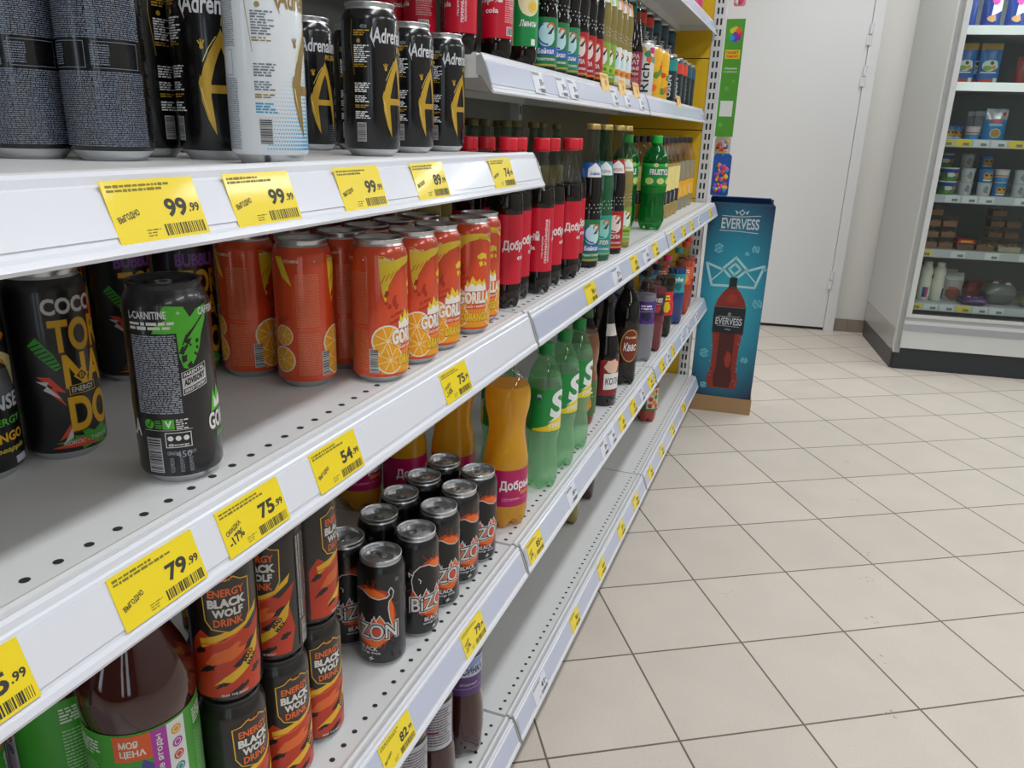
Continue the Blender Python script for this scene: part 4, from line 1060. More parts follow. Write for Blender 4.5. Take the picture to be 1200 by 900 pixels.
def soda(drink, bg, scene, bar, word, wcol, shell=GLASSCLEAR, cap=GOLDCAP, lvl=0.222):
    def pearls(): pass
    mk0 = bottle_thing('glass_soda_bottle', 'bottle', PG, shell, drink, lvl, (0.014, 0.106), bg, art_soda(bg, P(scene, 0.4), P(bar, 0.4), word, wcol), (0.2945, 0.3060, 0.0150, cap), 0.0265, label2=((0.196, 0.226), bar if bar != '#f1f1f1' else bg), art2=neck_art(P(bar, 0.4), word), cap_name='crown_cap', crown=True)
    def mk():
        t = mk0()
        sh = [c for c in t.children if c.name.startswith('bottle_shell')][0]
        d = MB()                                      # rows of moulded dots round the waist
        for row in range(3):
            z = 0.122 + 0.008 * row
            r = interp(PG, z) + 0.0002
            for k in range(14):
                a = 2 * math.pi * (k + 0.5 * (row % 2)) / 14
                d.lathe([(z - 0.0012, 0.0004), (z - 0.0008, 0.0011), (z + 0.0008, 0.0011), (z + 0.0012, 0.0004)], 6, P('#d8dcd8', 0.15), True, True, cx=r * math.cos(a), cy=r * math.sin(a))
        d.build('moulded_dots', t)
        return t
    return mk
DKDRINK = P('#0f0b0a', 0.08, 0, 0.25, name='dark_soda', spec=0.4); TARH = P('#0f5a34', 0.1, 0, 0.5, name='green_soda'); PALE = CLEAR('#e4dcae', 0.12, 'pale_soda', body='#c9b878', fac=0.6)
mk_bai = soda(DKDRINK, '#1f7a44', '#bfe3ea', '#2a5fae', 'Байкал', WHITEINK)
mk_tar = soda(TARH, '#2a9c92', '#8fd3c4', '#2a8f86', 'ТАРХУН', WHITEINK, shell=CLEAR('#a9d8b8', 0.16, 'green_glass'))
mk_kol = soda(DKDRINK, '#b01e28', '#f0dcd4', '#b5202c', 'КОЛА', WHITEINK)
mk_lim = soda(PALE, '#7fae3c', '#e6efe6', '#9fc43c', 'Лимонад', P('#2f6a2a', 0.4))
mk_dyu = soda(PALE, '#dfe6e2', '#bfe0ee', '#e08a3a', 'Дюшес', P('#7a3a1a', 0.4))
GS = 'glass soda bottles'
for (kd, mk, x, y, rz, lb) in [('bai', mk_bai, -0.460, 1.703, -48, 'dark glass bottle with blue and green label, gold cap, on the middle shelf'), ('tar', mk_tar, -0.460, 1.812, -60, 'green glass bottle with teal label and gold cap on the middle shelf'),
                               ('kol', mk_kol, -0.460, 1.935, -62, 'dark glass bottle with red and white label, gold cap, on the middle shelf'), ('lim', mk_lim, -0.468, 2.060, -50, 'pale glass bottle with yellow-green label beside the green plastic bottles')]:
    place(kd, mk, x, y, UC, R0(rz), lb, GS)
seq = [('bai', mk_bai)] * 2 + [('tarb', None)] + [('kol', mk_kol)] * 3 + [('lim', mk_lim)] * 2 + [('dyu', mk_dyu)] * 3
mk_barb = soda(DKDRINK, '#2a8a5a', '#bfe3ea', '#2a6fb0', 'Саяны', WHITEINK)
ys = [1.628, 1.708, 1.788, 1.862, 1.930, 1.998, 2.066, 2.128, 2.190, 2.252, 2.314]
nm = ['first blue-labelled', 'second blue-labelled', 'green and blue labelled', 'first red-labelled', 'second red-labelled', 'third red-labelled', 'first yellow-green labelled', 'second yellow-green labelled', 'first orange-labelled pale', 'second orange-labelled pale', 'third orange-labelled pale']
for i, ((kd, mk), y) in enumerate(zip(seq, ys)):
    place(kd, mk or mk_barb, -0.555, y, UB, R0(-60 - i), '%s glass soda bottle from the near end of the short upper shelf' % nm[i], GS)
for i, (kd, mk) in enumerate((('bai', mk_bai), ('kol', mk_kol), ('kol', mk_kol), ('lim', mk_lim), ('dyu', mk_dyu))):
    place(kd, mk, -0.620, 1.67 + 0.14 * i, UB, R0(-60), '%s glass bottle hidden in the second row of the short upper shelf' % ['first', 'second', 'third', 'fourth', 'fifth'][i], GS)
# ---- empty-looking clear glass bottles with dull caps along the rear
mk_clear = bottle_thing('clear_glass_bottle', 'bottle', PG, CLEAR('#c6d2c8', 0.2, 'greenish_glass', body='#5d6a5c', fac=0.25), PALE, 0.19, (0.03, 0.10), '#d8dcd0', None, (0.2945, 0.3110, 0.0155, DARKGOLD), 0.0265, cap_name='crown_cap', crown=True, seg=24)
for i in range(10):
    place('clear', mk_clear, -0.765 + 0.012 * (i % 2), 1.395 + 0.108 * i, UC, 0, 'clear glass bottle with dull gold cap in the rear row, %s from the near end' % ['first', 'second', 'third', 'fourth', 'fifth', 'sixth', 'seventh', 'eighth', 'ninth', 'tenth'][i], 'clear glass bottles in the rear row')
for i in range(6):
    place('clear', mk_clear, -0.835, 1.45 + 0.16 * i, UC, 0, 'clear glass bottle against the back panel, %s from the near end' % ['first', 'second', 'third', 'fourth', 'fifth', 'sixth'][i], 'clear glass bottles against the back panel')
# ---- tall dark bottle with dark red label
PT = [(0.0, 0.026), (0.003, 0.0288), (0.120, 0.0290), (0.140, 0.0275), (0.160, 0.0230), (0.185, 0.0185), (0.230, 0.0140), (0.262, 0.0125), (0.275, 0.0125), (0.283, 0.0135)]
def art_garnet(s, z):
    for rep in (0.0, 0.09):
        for k, w in enumerate(('ГРА', 'НАТ', 'ОВЫЙ')): s.text(w, rep, 0.106 - 0.016 * k, 0.0125, P('#e0c6c8', 0.4), 2, bold=0.03, w=0.034)
        s.text('Вкус', rep + 0.004, 0.058, 0.010, P('#e8cf9a', 0.4), 2, bold=0.03, shear=0.2, w=0.026); s.print_lines(rep - 0.018, 0.032, rep + 0.018, 0.048, 4, P('#c98a98', 0.4), 2, 0.5, seed=2)
        s.disc(rep - 0.008, 0.024, 0.005, WHITEINK, 2); s.rect(rep + 0.006, 0.018, rep + 0.016, 0.030, WHITEINK, 2)
mk_tall = bottle_thing('dark_glass_bottle', 'bottle', PT, GLASSCLEAR, DKDRINK, 0.20, (0.014, 0.118), '#8c1d3c', art_garnet, (0.279, 0.296, 0.0150, P('#b8863a', 0.35, 0.5)), 0.029, cap_name='crown_cap', crown=True)
place('tall', mk_tall, -0.555, 2.445, UB, R0(-68), 'tall dark glass bottle with wine-red label, next to the white juice can', 'dark bottles on the short upper shelf')

# ---- green lemonade bottles on the middle shelf
PF = [(0.0, 0.026), (0.003, 0.0325), (0.014, 0.0375), (0.030, 0.0400), (0.050, 0.0398), (0.075, 0.0365), (0.095, 0.0360), (0.125, 0.0395), (0.135, 0.0405), (0.203, 0.0405), (0.215, 0.0395), (0.232, 0.0325), (0.245, 0.0235), (0.254, 0.0158), (0.258, 0.0140), (0.268, 0.0140)]
GRN = CLEAR('#63cc84', 0.16, 'green_bottle_wall', body='#1aa84c', fac=0.22)
GRND = CLEAR('#58c87c', 0.18, 'green_drink', body='#1ba04a', fac=0.28)
def art_frust(s, z):
    for rep in (0.0, 0.1272, -0.1):
        if rep < 0: continue
        s.rect(rep - 0.055, z[1] - 0.008, rep + 0.055, z[1], P('#2fae44', 0.4), 2)
        s.text('FRUSTYLE', rep + 0.004, 0.177, 0.0200, P('#0f5a2a', 0.4), 2, bold=0.05, w=0.070); s.text('FRUSTYLE', rep + 0.003, 0.178, 0.0180, WHITEINK, 3, bold=0.04, w=0.066)
        for (u, v, r) in ((-0.030, 0.152, 0.014), (0.006, 0.149, 0.013), (0.038, 0.152, 0.014), (-0.012, 0.198, 0.008), (0.025, 0.199, 0.008)):
            s.disc(rep + u, v if v > 0.16 else 0.151, min(r, 0.014), P('#c9d06a', 0.4), 2, ry=r * 0.72); s.ring(rep + u, v if v > 0.16 else 0.151, r * 0.7, 0.0012, P('#e8ecb0', 0.4), 3)
mk_frust = bottle_thing('green_lemonade_bottle', 'bottle', PF, GRN, GRND, 0.214, (0.1365, 0.2025), '#138a3c', art_frust, (0.262, 0.285, 0.0160, P('#1fae3e', 0.35)), 0.0405, mod=petal(0.028, 0.014))
for i, (x, y, rz) in enumerate(((-0.472, 2.505, -58), (-0.555, 2.455, -72), (-0.575, 2.560, -20))):
    place('frust', mk_frust, x, y, UC, R0(rz), ['bright green lemonade bottle standing forward at the middle shelf edge', 'bright green lemonade bottle set back, beside the gold-capped bottles', 'bright green lemonade bottle behind the forward one'][i], 'bright green lemonade bottles')
# ---- pale yellow lemonade bottles with black caps
PY = [(0.0, 0.028), (0.003, 0.0325), (0.012, 0.0345), (0.180, 0.0345), (0.196, 0.0335), (0.222, 0.0270), (0.245, 0.0175), (0.258, 0.0130), (0.268, 0.0130)]
YSH = CLEAR('#f0e8c8', 0.14, 'pale_bottle_wall'); YDR = CLEAR('#f0e0a6', 0.14, 'pale_lemonade', body='#e6d28a', fac=0.6)
def art_pale(c):
    def art(s, z):
        for rep in (0.0, 0.1084):
            s.rect(rep - 0.05, 0.052, rep + 0.05, 0.098, P(c, 0.4), 2)
            s.print_lines(rep - 0.012, 0.056, rep + 0.004, 0.094, 9, WHITEINK, 3, 0.5, seed=4, dash=0.006); s.print_lines(rep + 0.012, 0.056, rep + 0.022, 0.094, 7, WHITEINK, 3, 0.5, seed=8, dash=0.005)
    return art
mk_pale = bottle_thing('pale_lemonade_bottle', 'bottle', PY, YSH, YDR, 0.19, (0.050, 0.180), '#ead98c', art_pale('#2c2f33'), (0.262, 0.281, 0.0150, BLACKCAP), 0.0345, seg=26)
mk_pale2 = bottle_thing('pale_lemonade_bottle', 'bottle', PY, YSH, CLEAR('#eeece0', 0.14, 'clear_drink', body='#d2d0bc', fac=0.4), 0.19, (0.052, 0.115), '#e5a51c', art_pale('#e8ac24') , (0.262, 0.281, 0.0150, BLACKCAP), 0.0345, seg=26)
k1 = k2 = 0
for y in (2.72, 2.80, 2.88, 2.96, 3.05):
    k1 += 1; place('pale', mk_pale, -0.515, y, UC, R0(-75), 'pale yellow lemonade bottle with cream label, %s in the front row' % ['first', 'second', 'third', 'fourth', 'fifth'][k1 - 1], 'pale lemonade bottles')
for y in (3.15, 3.26, 3.37, 3.50):
    k2 += 1; place('pale2', mk_pale2, -0.525, y, UC, R0(-80), 'clear lemonade bottle with amber label, %s in the front row' % ['first', 'second', 'third', 'fourth'][k2 - 1], 'pale lemonade bottles')
for i, y in enumerate((2.68, 2.80, 2.92, 3.04, 3.17, 3.30, 3.43)):
    place('pale', mk_pale, -0.605, y, UC, R0(-60), 'pale lemonade bottle with only its black cap showing, %s in the second row' % ['first', 'second', 'third', 'fourth', 'fifth', 'sixth', 'seventh'][i], 'pale lemonade bottles')
# ---- big orange soda bottles on the lower shelf
PO = [(0.0, 0.030), (0.003, 0.0360), (0.014, 0.0405), (0.030, 0.0425), (0.125, 0.0425), (0.140, 0.0420), (0.160, 0.0385), (0.185, 0.0345), (0.200, 0.0340), (0.215, 0.0355), (0.240, 0.0410), (0.256, 0.0425), (0.272, 0.0415), (0.288, 0.0350), (0.302, 0.0245), (0.312, 0.0160), (0.318, 0.0140), (0.328, 0.0140)]
ORD = CLEAR('#f8c848', 0.18, 'orange_soda', body='#ffc93a', fac=0.84)
def art_orange_soda(s, z):
    for rep in (0.0, 0.1335):
        s.text('Добрый', rep + 0.002, 0.092, 0.0240, WHITEINK, 2, bold=0.03, w=0.072)
        s.text('апельсин', rep + 0.022, 0.0765, 0.0075, P('#f0a01e', 0.4), 3, bold=0.03, w=0.028)
        s.text('с соком и витамином', rep - 0.012, 0.066, 0.0032, P('#e6b0c6', 0.4), 2, bold=0.01, w=0.034); s.line([(rep - 0.03, 0.062), (rep + 0.03, 0.066)], 0.0005, P('#e6b0c6', 0.4), 2)
        s.poly([(rep + 0.03, z[0]), (rep + 0.06, z[0]), (rep + 0.06, z[1]), (rep + 0.044, z[1])], P('#d23a78', 0.35), 1)
    s.barcode(0.052, 0.058, 0.066, 0.084, BLACKINK, WHITEINK, 2)
mk_osoda = bottle_thing('orange_soda_bottle', 'bottle', PO, PETCLEAR, ORD, 0.282, (0.050, 0.124), '#b5125c', art_orange_soda, (0.322, 0.3395, 0.0155, P('#e8861c', 0.35)), 0.0425, mod=petal(0.030, 0.016))
for i, (x, y, rz, lb) in enumerate(((-0.476, 1.272, -38, 'orange soda bottle with magenta label standing at the lower shelf edge, beyond the bison cans'), (-0.592, 1.285, -30, 'orange soda bottle behind the front one, half hidden by bison cans'), (-0.675, 1.240, -38, 'orange soda bottle in the shade under the price rail, third from the edge'), (-0.762, 1.215, -42, 'orange soda bottle deepest on the lower shelf, behind the bison cans'))):
    place('osoda', mk_osoda, x, y, UD, R0(rz), lb, 'orange soda bottles')
# ---- green bottles with a swirl letter
PS = [(0.0, 0.024), (0.003, 0.0300), (0.014, 0.0335), (0.030, 0.0350), (0.060, 0.0345), (0.085, 0.0310), (0.105, 0.0310), (0.128, 0.0350), (0.134, 0.0355), (0.226, 0.0355), (0.236, 0.0350), (0.258, 0.0300), (0.276, 0.0210), (0.287, 0.0150), (0.292, 0.0138), (0.302, 0.0138)]
SSH = CLEAR('#d4f2d8', 0.2, 'light_green_wall', body='#b4eabc', fac=0.15); SDR = CLEAR('#cceed2', 0.2, 'light_green_drink', body='#c2f0c8', fac=0.30)
def art_street(s, z):
    for rep in (0.0, 0.1115):
        s.poly([(rep - 0.045, z[0] + 0.001), (rep + 0.045, z[0] + 0.001), (rep + 0.045, z[0] + 0.052), (rep + 0.030, z[0] + 0.046), (rep + 0.006, z[0] + 0.030), (rep - 0.012, z[0] + 0.014), (rep - 0.045, z[0] + 0.004)], P('#e8d21e', 0.4), 2)
        s.poly([(rep - 0.012, z[0] + 0.020), (rep + 0.010, z[0] + 0.034), (rep + 0.045, z[0] + 0.058), (rep + 0.045, z[0] + 0.040), (rep + 0.02, z[0] + 0.030)], WHITEINK, 3)
        s.text('S', rep + 0.014, 0.193, 0.058, WHITEINK, 4, bold=0.035, w=0.042, shear=0.1)
        s.text('STREET', rep + 0.012, z[0] + 0.0135, 0.0100, WHITEINK, 4, bold=0.03, w=0.040, grow=0.12)
        s.rect(rep - 0.034, 0.205, rep - 0.026, 0.215, P('#d6dcf0', 0.4), 3); s.disc(rep - 0.030, 0.206, 0.004, P('#4a3f9c', 0.4), 4)
mk_street = bottle_thing('green_soda_bottle', 'bottle', PS, SSH, SDR, 0.250, (0.1345, 0.2255), '#0f8a3c', art_street, (0.295, 0.3165, 0.0158, GREENCAP), 0.0355, mod=petal(0.028, 0.014))
for i, (x, y, rz, lb) in enumerate(((-0.464, 1.456, -40, 'green-capped soda bottle first beside the orange soda, at the lower shelf edge'), (-0.462, 1.575, -38, 'green-capped soda bottle with swirl label, second along the lower shelf edge'), (-0.462, 1.690, -36, 'green-capped soda bottle with swirl label, third along the lower shelf edge'), (-0.560, 1.440, -20, 'green-capped soda bottle in the second row behind the first swirl bottle'), (-0.650, 1.40, -20, 'green-capped soda bottle deepest in the shade by the orange sodas'))):
    place('street', mk_street, x, y, UD, R0(rz), lb, 'green swirl soda bottles')
# ---- one-off bottles further along
PP = [(0.0, 0.027), (0.003, 0.0330), (0.014, 0.0360), (0.125, 0.0365), (0.140, 0.0335), (0.155, 0.0320), (0.170, 0.0345), (0.190, 0.0365), (0.215, 0.0360), (0.240, 0.0310), (0.262, 0.0210), (0.278, 0.0145), (0.283, 0.0135), (0.293, 0.0135)]
def art_plain(word, wc, blobc, n=2):
    def art(s, z):
        c = (z[0] + z[1]) / 2; h = z[1] - z[0]
        for rep in ((0.0, 0.115) if n == 2 else (0.0, 0.077, -0.077)):
            if blobc: s.blob(rep + 0.002, c - h * 0.16, 0.020, h * 0.24, P(blobc, 0.4), 2, 20, 0.25, seed=6)
            if word: s.text(word, rep, c + h * 0.22, min(h * 0.26, 0.016), P(wc, 0.4), 3, bold=0.035, w=0.042)
            else: s.print_lines(rep - 0.020, c + h * 0.12, rep + 0.020, c + h * 0.36, 2, P(wc, 0.4), 3, 0.6, seed=5, dash=0.012)
            s.line([(rep - 0.024, c + h * 0.04), (rep + 0.024, c + h * 0.06)], 0.0009, P(wc, 0.4), 3)
        s.print_lines(-0.050, z[0] + h * 0.12, -0.030, z[1] - h * 0.12, 12, P(wc, 0.4), 2, 0.5, seed=3)
    return art
mk_tea_y = bottle_thing('iced_tea_bottle', 'bottle', PP, PETCLEAR, P('#7a4a20', 0.15, 0, 0.5, name='brown_tea'), 0.245, (0.030, 0.120), '#3a6a34', art_plain(None, '#f0e6c0', '#e0962a'), (0.286, 0.3035, 0.0155, P('#2f5a2c', 0.4)), 0.0365, mod=petal(0.024, 0.010))
place('teay', mk_tea_y, -0.490, 1.860, UD, R0(-62), 'brown iced tea bottle with fruit label between green sodas and the dark glass bottle', 'bottles along the lower shelf')
PK = [(0.0, 0.033), (0.004, 0.0388), (0.130, 0.0392), (0.150, 0.0385), (0.175, 0.0345), (0.205, 0.0270), (0.240, 0.0190), (0.275, 0.0150), (0.300, 0.0145), (0.305, 0.0155)]
def art_kola_big(s, z):
    for rep in (0.0, 0.123):
        s.blob(rep, 0.112, 0.020, 0.022, P('#e8b29a', 0.4), 2, 20, 0.25, seed=9); s.rect(rep - 0.022, 0.050, rep + 0.022, 0.090, WHITEINK, 3)
        s.text('КОЛА', rep, 0.072, 0.018, P('#3a1a1a', 0.4), 4, bold=0.02, w=0.040); s.rect(rep - 0.032, 0.034, rep + 0.032, 0.048, P('#a81e28', 0.4), 3)
def art_kola_neck(s, z):
    for rep in (0.0, 0.123): s.rect(rep - 0.02, z[0], rep + 0.02, z[1], WHITEINK, 2)
mk_kolabig = bottle_thing('dark_glass_bottle', 'bottle', PK, CLEAR('#2e3430', 0.2, 'dark_glass', body='#14110e', fac=0.5), DKDRINK, 0.29, (0.032, 0.135), '#7a1a20', None, (0.298, 0.310, 0.0165, P('#1e1e1e', 0.4)), 0.039, cap_name='crown_cap', crown=True)
def mk_kb():
    t = mk_kolabig()
    lab = [c for c in t.children if c.name.startswith('label')][0]
    bpy.data.objects.remove(lab)
    for (z0, z1, w, art) in ((0.032, 0.135, 0.036, art_kola_big), (0.200, 0.232, 0.026, None)):
        l = MB(); s = round_skin(l, PK, 0.039)
        for c in (-0.0, ): s.rect(c - w, z0, c + w, z1, P('#8a1c24' if art else '#d6d2cc', 0.4), 4)
        if art:
            s2 = round_skin(l, PK, 0.039)
            s2.blob(0, 0.116, 0.026, 0.022, P('#e8c0a8', 0.4), 6, 20, 0.25, seed=9); s2.rect(-0.024, 0.050, 0.030, 0.096, WHITEINK, 7)
            s2.text('КОЛА', 0.004, 0.074, 0.020, P('#3a1a1a', 0.4), 8, bold=0.02, w=0.046)
        l.build('label', t)
    return t
place('kolab', mk_kb, -0.478, 2.035, UD, R0(-40), 'large dark glass cola bottle with red and white label on the lower shelf', 'bottles along the lower shelf')
def art_kvas(s, z):
    for rep in (0.0, 0.125):
        s.disc(rep, 0.125, 0.030, P('#c9a24a', 0.4), 2, 26, ry=0.050); s.disc(rep, 0.125, 0.0275, P('#7a2a1a', 0.4), 3, 26, ry=0.047)
        s.text('Русский', rep, 0.150, 0.010, P('#ecd9a8', 0.4), 4, bold=0.02, shear=0.2, w=0.034); s.text('Квас', rep, 0.122, 0.026, WHITEINK, 4, bold=0.02, shear=0.2, w=0.042)
PV = [(0.0, 0.030), (0.003, 0.0360), (0.014, 0.0400), (0.190, 0.0402), (0.215, 0.0395), (0.245, 0.0345), (0.272, 0.0230), (0.288, 0.0150), (0.293, 0.0138), (0.303, 0.0138)]
mk_kvas = bottle_thing('kvass_bottle', 'bottle', PV, CLEAR('#4a3428', 0.16, 'brown_bottle_wall', body='#1f130c', fac=0.5), DKDRINK, 0.255, (0.070, 0.180), '#2c1712', art_kvas, (0.297, 0.3145, 0.0155, BLACKCAP), 0.040, mod=petal(0.028, 0.013))
place('kvas', mk_kvas, -0.470, 2.245, UD, R0(-52), 'dark kvass bottle with oval brown and gold label at the shelf edge', 'bottles along the lower shelf')
place('kvas', mk_kvas, -0.560, 2.215, UD, R0(-60), 'dark kvass bottle set back beside the front kvass bottle', 'bottles along the lower shelf')
def mk_soft(drink, label, word, wc, blobc, cap, lz=(0.130, 0.205), shell=PETCLEAR):
    return bottle_thing('soft_drink_bottle', 'bottle', PP, shell, drink, 0.225, lz, label, art_plain(word, wc, blobc), (0.286, 0.3035, 0.0155, cap), 0.0365, mod=petal(0.024, 0.010))
PINKD = P('#6d1c2c', 0.12, 0, 0.5, name='berry_drink'); CLOUD = CLEAR('#e6e6ea', 0.14, 'cloudy_drink', body='#b9b9c0', fac=0.65)
BLUED = P('#123a7a', 0.12, 0, 0.5, name='blue_drink'); REDD = P('#a83418', 0.12, 0, 0.5, name='red_juice')
mks = dict(purple=mk_soft(CLOUD, '#4a2a80', None, '#e6e0f0', '#251a3a', BLACKCAP), berry=mk_soft(PINKD, '#2a1a20', 'EVERVESS', '#e8dcdc', '#a8283c', BLACKCAP), berry2=mk_soft(PINKD, '#3a2026', 'EVERVESS', '#e8dcdc', '#7a1c30', P('#d6246a', 0.4)),
           pop=mk_soft(COLA, '#d42428', None, '#f6e63a', '#e8c81e', P('#d6246a', 0.4), (0.085, 0.175)), blue=mk_soft(BLUED, '#1f9a9c', 'ole', '#e6f2f2', '#127078', P('#1f8a86', 0.4)), orangey=mk_soft(REDD, '#d6562a', None, '#f6e6da', '#f0a03a', P('#d8402a', 0.4)))
for (kd, x, y, lb) in [('purple', -0.470, 2.520, 'cloudy drink bottle with purple label and black cap'), ('berry', -0.463, 2.660, 'berry-red drink bottle with black label at the shelf edge'), ('berry2', -0.500, 2.770, 'berry drink bottle with pink cap set behind the berry-red one'), ('pop', -0.468, 2.880, 'dark drink bottle with red and yellow label and pink cap'),
                       ('blue', -0.463, 3.110, 'dark blue drink bottle with teal label and teal cap'), ('orangey', -0.466, 3.300, 'red drink bottle with orange label and red cap at the far end'),
                       ('purple', -0.560, 2.60, 'cloudy purple-labelled bottle in the second row'), ('blue', -0.560, 3.03, 'blue drink bottle in the second row'), ('orangey', -0.550, 3.22, 'orange-labelled drink bottle in the second row'), ('orangey', -0.475, 3.44, 'orange-labelled bottle last on the far lower shelf')]:
    place('soft_' + kd, mks[kd], x, y, UD, R0(-66), lb + ('' if len(lb.split()) > 8 else ' on the far lower shelf'), 'soft drink bottles on the far lower shelf')
# ---- large iced tea bottles, lower shelf, near end
PTEA = [(0.0, 0.038), (0.004, 0.0450), (0.016, 0.0490), (0.030, 0.0500), (0.199, 0.0500), (0.203, 0.0512), (0.218, 0.0520), (0.232, 0.0506), (0.250, 0.0445), (0.270, 0.0355), (0.292, 0.0258), (0.310, 0.0192), (0.325, 0.0162), (0.332, 0.0145), (0.342, 0.0145)]
TEASH = CLEAR('#f2ece8', 0.14, 'tea_bottle_wall')
TEAD = P('#3c120d', 0.04, 0, 0.6, name='berry_tea')
def art_tea(s, z):
    w = P('#e0e6d8', 0.4)
    for rep in (0.0, 0.157):
        s.rect(rep - 0.012, z[1] - 0.030, rep + 0.020, z[1] - 0.002, P('#e05a28', 0.4), 2)
        s.text('МОЯ', rep + 0.001, z[1] - 0.0115, 0.0078, w, 3, bold=0.03, w=0.016); s.text('ЦЕНА', rep + 0.004, z[1] - 0.0220, 0.0085, w, 3, bold=0.03, w=0.022)
        s.rect(rep + 0.020, z[0], rep + 0.034, z[1] - 0.002, P('#b03aa8', 0.4), 2); s.text('лесные ягоды', rep + 0.027, 0.155, 0.0055, w, 3, bold=0.02, rot=math.pi / 2, w=0.070)
        s.rect(rep + 0.034, z[0] + 0.03, rep + 0.052, z[1] - 0.002, P('#dfe3e0', 0.4), 2)
        for k, c in enumerate(('#e0a02a', '#b03aa8', '#c8403a', '#2a8a90')):
            s.disc(rep + 0.043, z[1] - 0.013 - 0.0145 * k, 0.0052, P(c, 0.4), 3); s.ring(rep + 0.043, z[1] - 0.013 - 0.0145 * k, 0.0034, 0.0008, w, 4, 12)
        s.text('Холодный чай', rep + 0.004, 0.115, 0.0085, w, 3, bold=0.03, rot=math.pi / 2, w=0.090)
        s.poly([(rep + 0.008, 0.06), (rep + 0.020, 0.06), (rep + 0.020, 0.160), (rep + 0.012, 0.168), (rep + 0.008, 0.155)], P('#4a4a9c', 0.4), 2)
        s.blob(rep + 0.034, 0.095, 0.017, 0.020, P('#8a1c2a', 0.4), 4, 16, 0.25, seed=2); s.disc(rep + 0.030, 0.090, 0.008, P('#c83a4a', 0.4), 5)
    for u in (0.064, -0.060): s.print_lines(u, 0.172, u + 0.036, z[1] - 0.008, 5, w, 2, 0.55, seed=4, ragged=0.3, dash=0.007); s.print_lines(u, 0.07, u + 0.036, 0.165, 24, P('#a6cf9a', 0.4), 2, 0.4, seed=6, ragged=0.25, dash=0.003)
mk_tea = bottle_thing('iced_tea_bottle', 'bottle', PTEA, TEASH, TEAD, 0.300, (0.030, 0.198), '#3f9a2c', art_tea, (0.338, 0.356, 0.0155, P('#3f9a2c', 0.4)), 0.050, seg=44, mod=petal(0.03, 0.014))
for i, (x, y, rz, lb) in enumerate(((-0.536, 0.452, -58, 'large iced tea bottle with green label and dots, beside the stacked flame cans'), (-0.640, 0.448, 30, 'large iced tea bottle with green label turned to its text side, second in line'), (-0.669, 0.346, 38, 'large iced tea bottle cut by the picture edge, deepest of the three'))):
    place('tea', mk_tea, x, y, UD, R0(rz), lb, 'large iced tea bottles')
# ---- bottom shelf
UE = ZE - 0.002
PR = [(0.0, 0.030), (0.003, 0.0360), (0.014, 0.0400), (0.060, 0.0405), (0.105, 0.0385), (0.130, 0.0350), (0.150, 0.0345), (0.215, 0.0345), (0.222, 0.0352), (0.240, 0.0370), (0.262, 0.0330), (0.285, 0.0225), (0.298, 0.0150), (0.304, 0.0138), (0.314, 0.0138)]
BERRY = P('#3a1a18', 0.1, 0, 0.5, name='dark_berry_drink')
def art_ros(s, z):
    for rep in (0.0, 0.108):
        s.rect(rep - 0.053, z[0] + 0.040, rep + 0.053, z[1], P('#c3cbe0', 0.4), 2); s.blob(rep, z[1] - 0.010, 0.045, 0.012, P('#8fa6d2', 0.4), 3, 24, 0.5, seed=7)
        s.text('РОСИНКА', rep + 0.001, z[0] + 0.052, 0.0150, P('#1f2f6a', 0.4), 4, bold=0.035, w=0.062)
        s.text('ЯГОДНЫЙ', rep, z[0] + 0.024, 0.0058, P('#d8d0e6', 0.4), 4, bold=0.02, shear=0.2, w=0.034); s.line([(rep - 0.03, z[0] + 0.014), (rep + 0.03, z[0] + 0.016)], 0.0008, P('#c8b8dc', 0.4), 4)
mk_ros = bottle_thing('berry_drink_bottle', 'bottle', PR, PETCLEAR, BERRY, 0.27, (0.140, 0.218), '#5a3a78', art_ros, (0.308, 0.3265, 0.0155, P('#d8d8dc', 0.4)), 0.0345, mod=petal(0.028, 0.013))
def art_back(s, z):
    s.rect(-0.02, z[0] + 0.004, 0.038, z[1] - 0.004, P('#b9bcc4', 0.4), 2); s.print_lines(-0.016, z[0] + 0.01, 0.034, z[1] - 0.012, 14, P('#5a3a4a', 0.4), 3, 0.45, seed=3, ragged=0.2, dash=0.003); s.rect(-0.014, z[0] + 0.036, 0.008, z[0] + 0.040, P('#7a1c3a', 0.4), 4)
    s.blob(-0.040, z[0] + 0.016, 0.018, 0.012, P('#b9a8a8', 0.4), 2, 20, 0.5, seed=4)
mk_back = bottle_thing('berry_drink_bottle', 'bottle', PR, PETCLEAR, BERRY, 0.27, (0.120, 0.216), '#3a1c22', art_back, (0.308, 0.3265, 0.0155, P('#8a1c2a', 0.4)), 0.0345, mod=petal(0.028, 0.013))
for (kd, mk, x, y, rz, lb) in [('ros', mk_ros, -0.478, 1.085, -46, 'dark berry drink bottle with pale blue and violet label on the bottom shelf'), ('rback', mk_back, -0.480, 0.965, -58, 'dark berry drink bottle with grey text label, next to the violet-labelled one'), ('rback', mk_back, -0.478, 0.865, -40, 'dark berry drink bottle nearly out of sight under the 82.99 tag'),
                               ('ros', mk_ros, -0.590, 1.330, -60, 'brown drink bottle of which only the foot shows below the lower rail')]:
    place(kd, mk, x, y, UE, R0(rz), lb, 'berry drink bottles on the bottom shelf')
mk_foot = bottle_thing('lemonade_bottle', 'bottle', PR, CLEAR('#d8d2a8', 0.14, 'straw_wall'), P('#8a7a3a', 0.15, 0, 0.5, name='straw_drink'), 0.26, (0.14, 0.218), '#c9c29a', art_plain(None, '#3a5a2a', '#e0c83a'), (0.308, 0.3265, 0.0155, BLACKCAP), 0.0345, mod=petal(0.028, 0.013))
place('foot', mk_foot, -0.560, 2.020, UE, R0(-60), 'straw-coloured drink bottle whose foot shows under the green soda bottles', 'drink bottles on the bottom shelf')
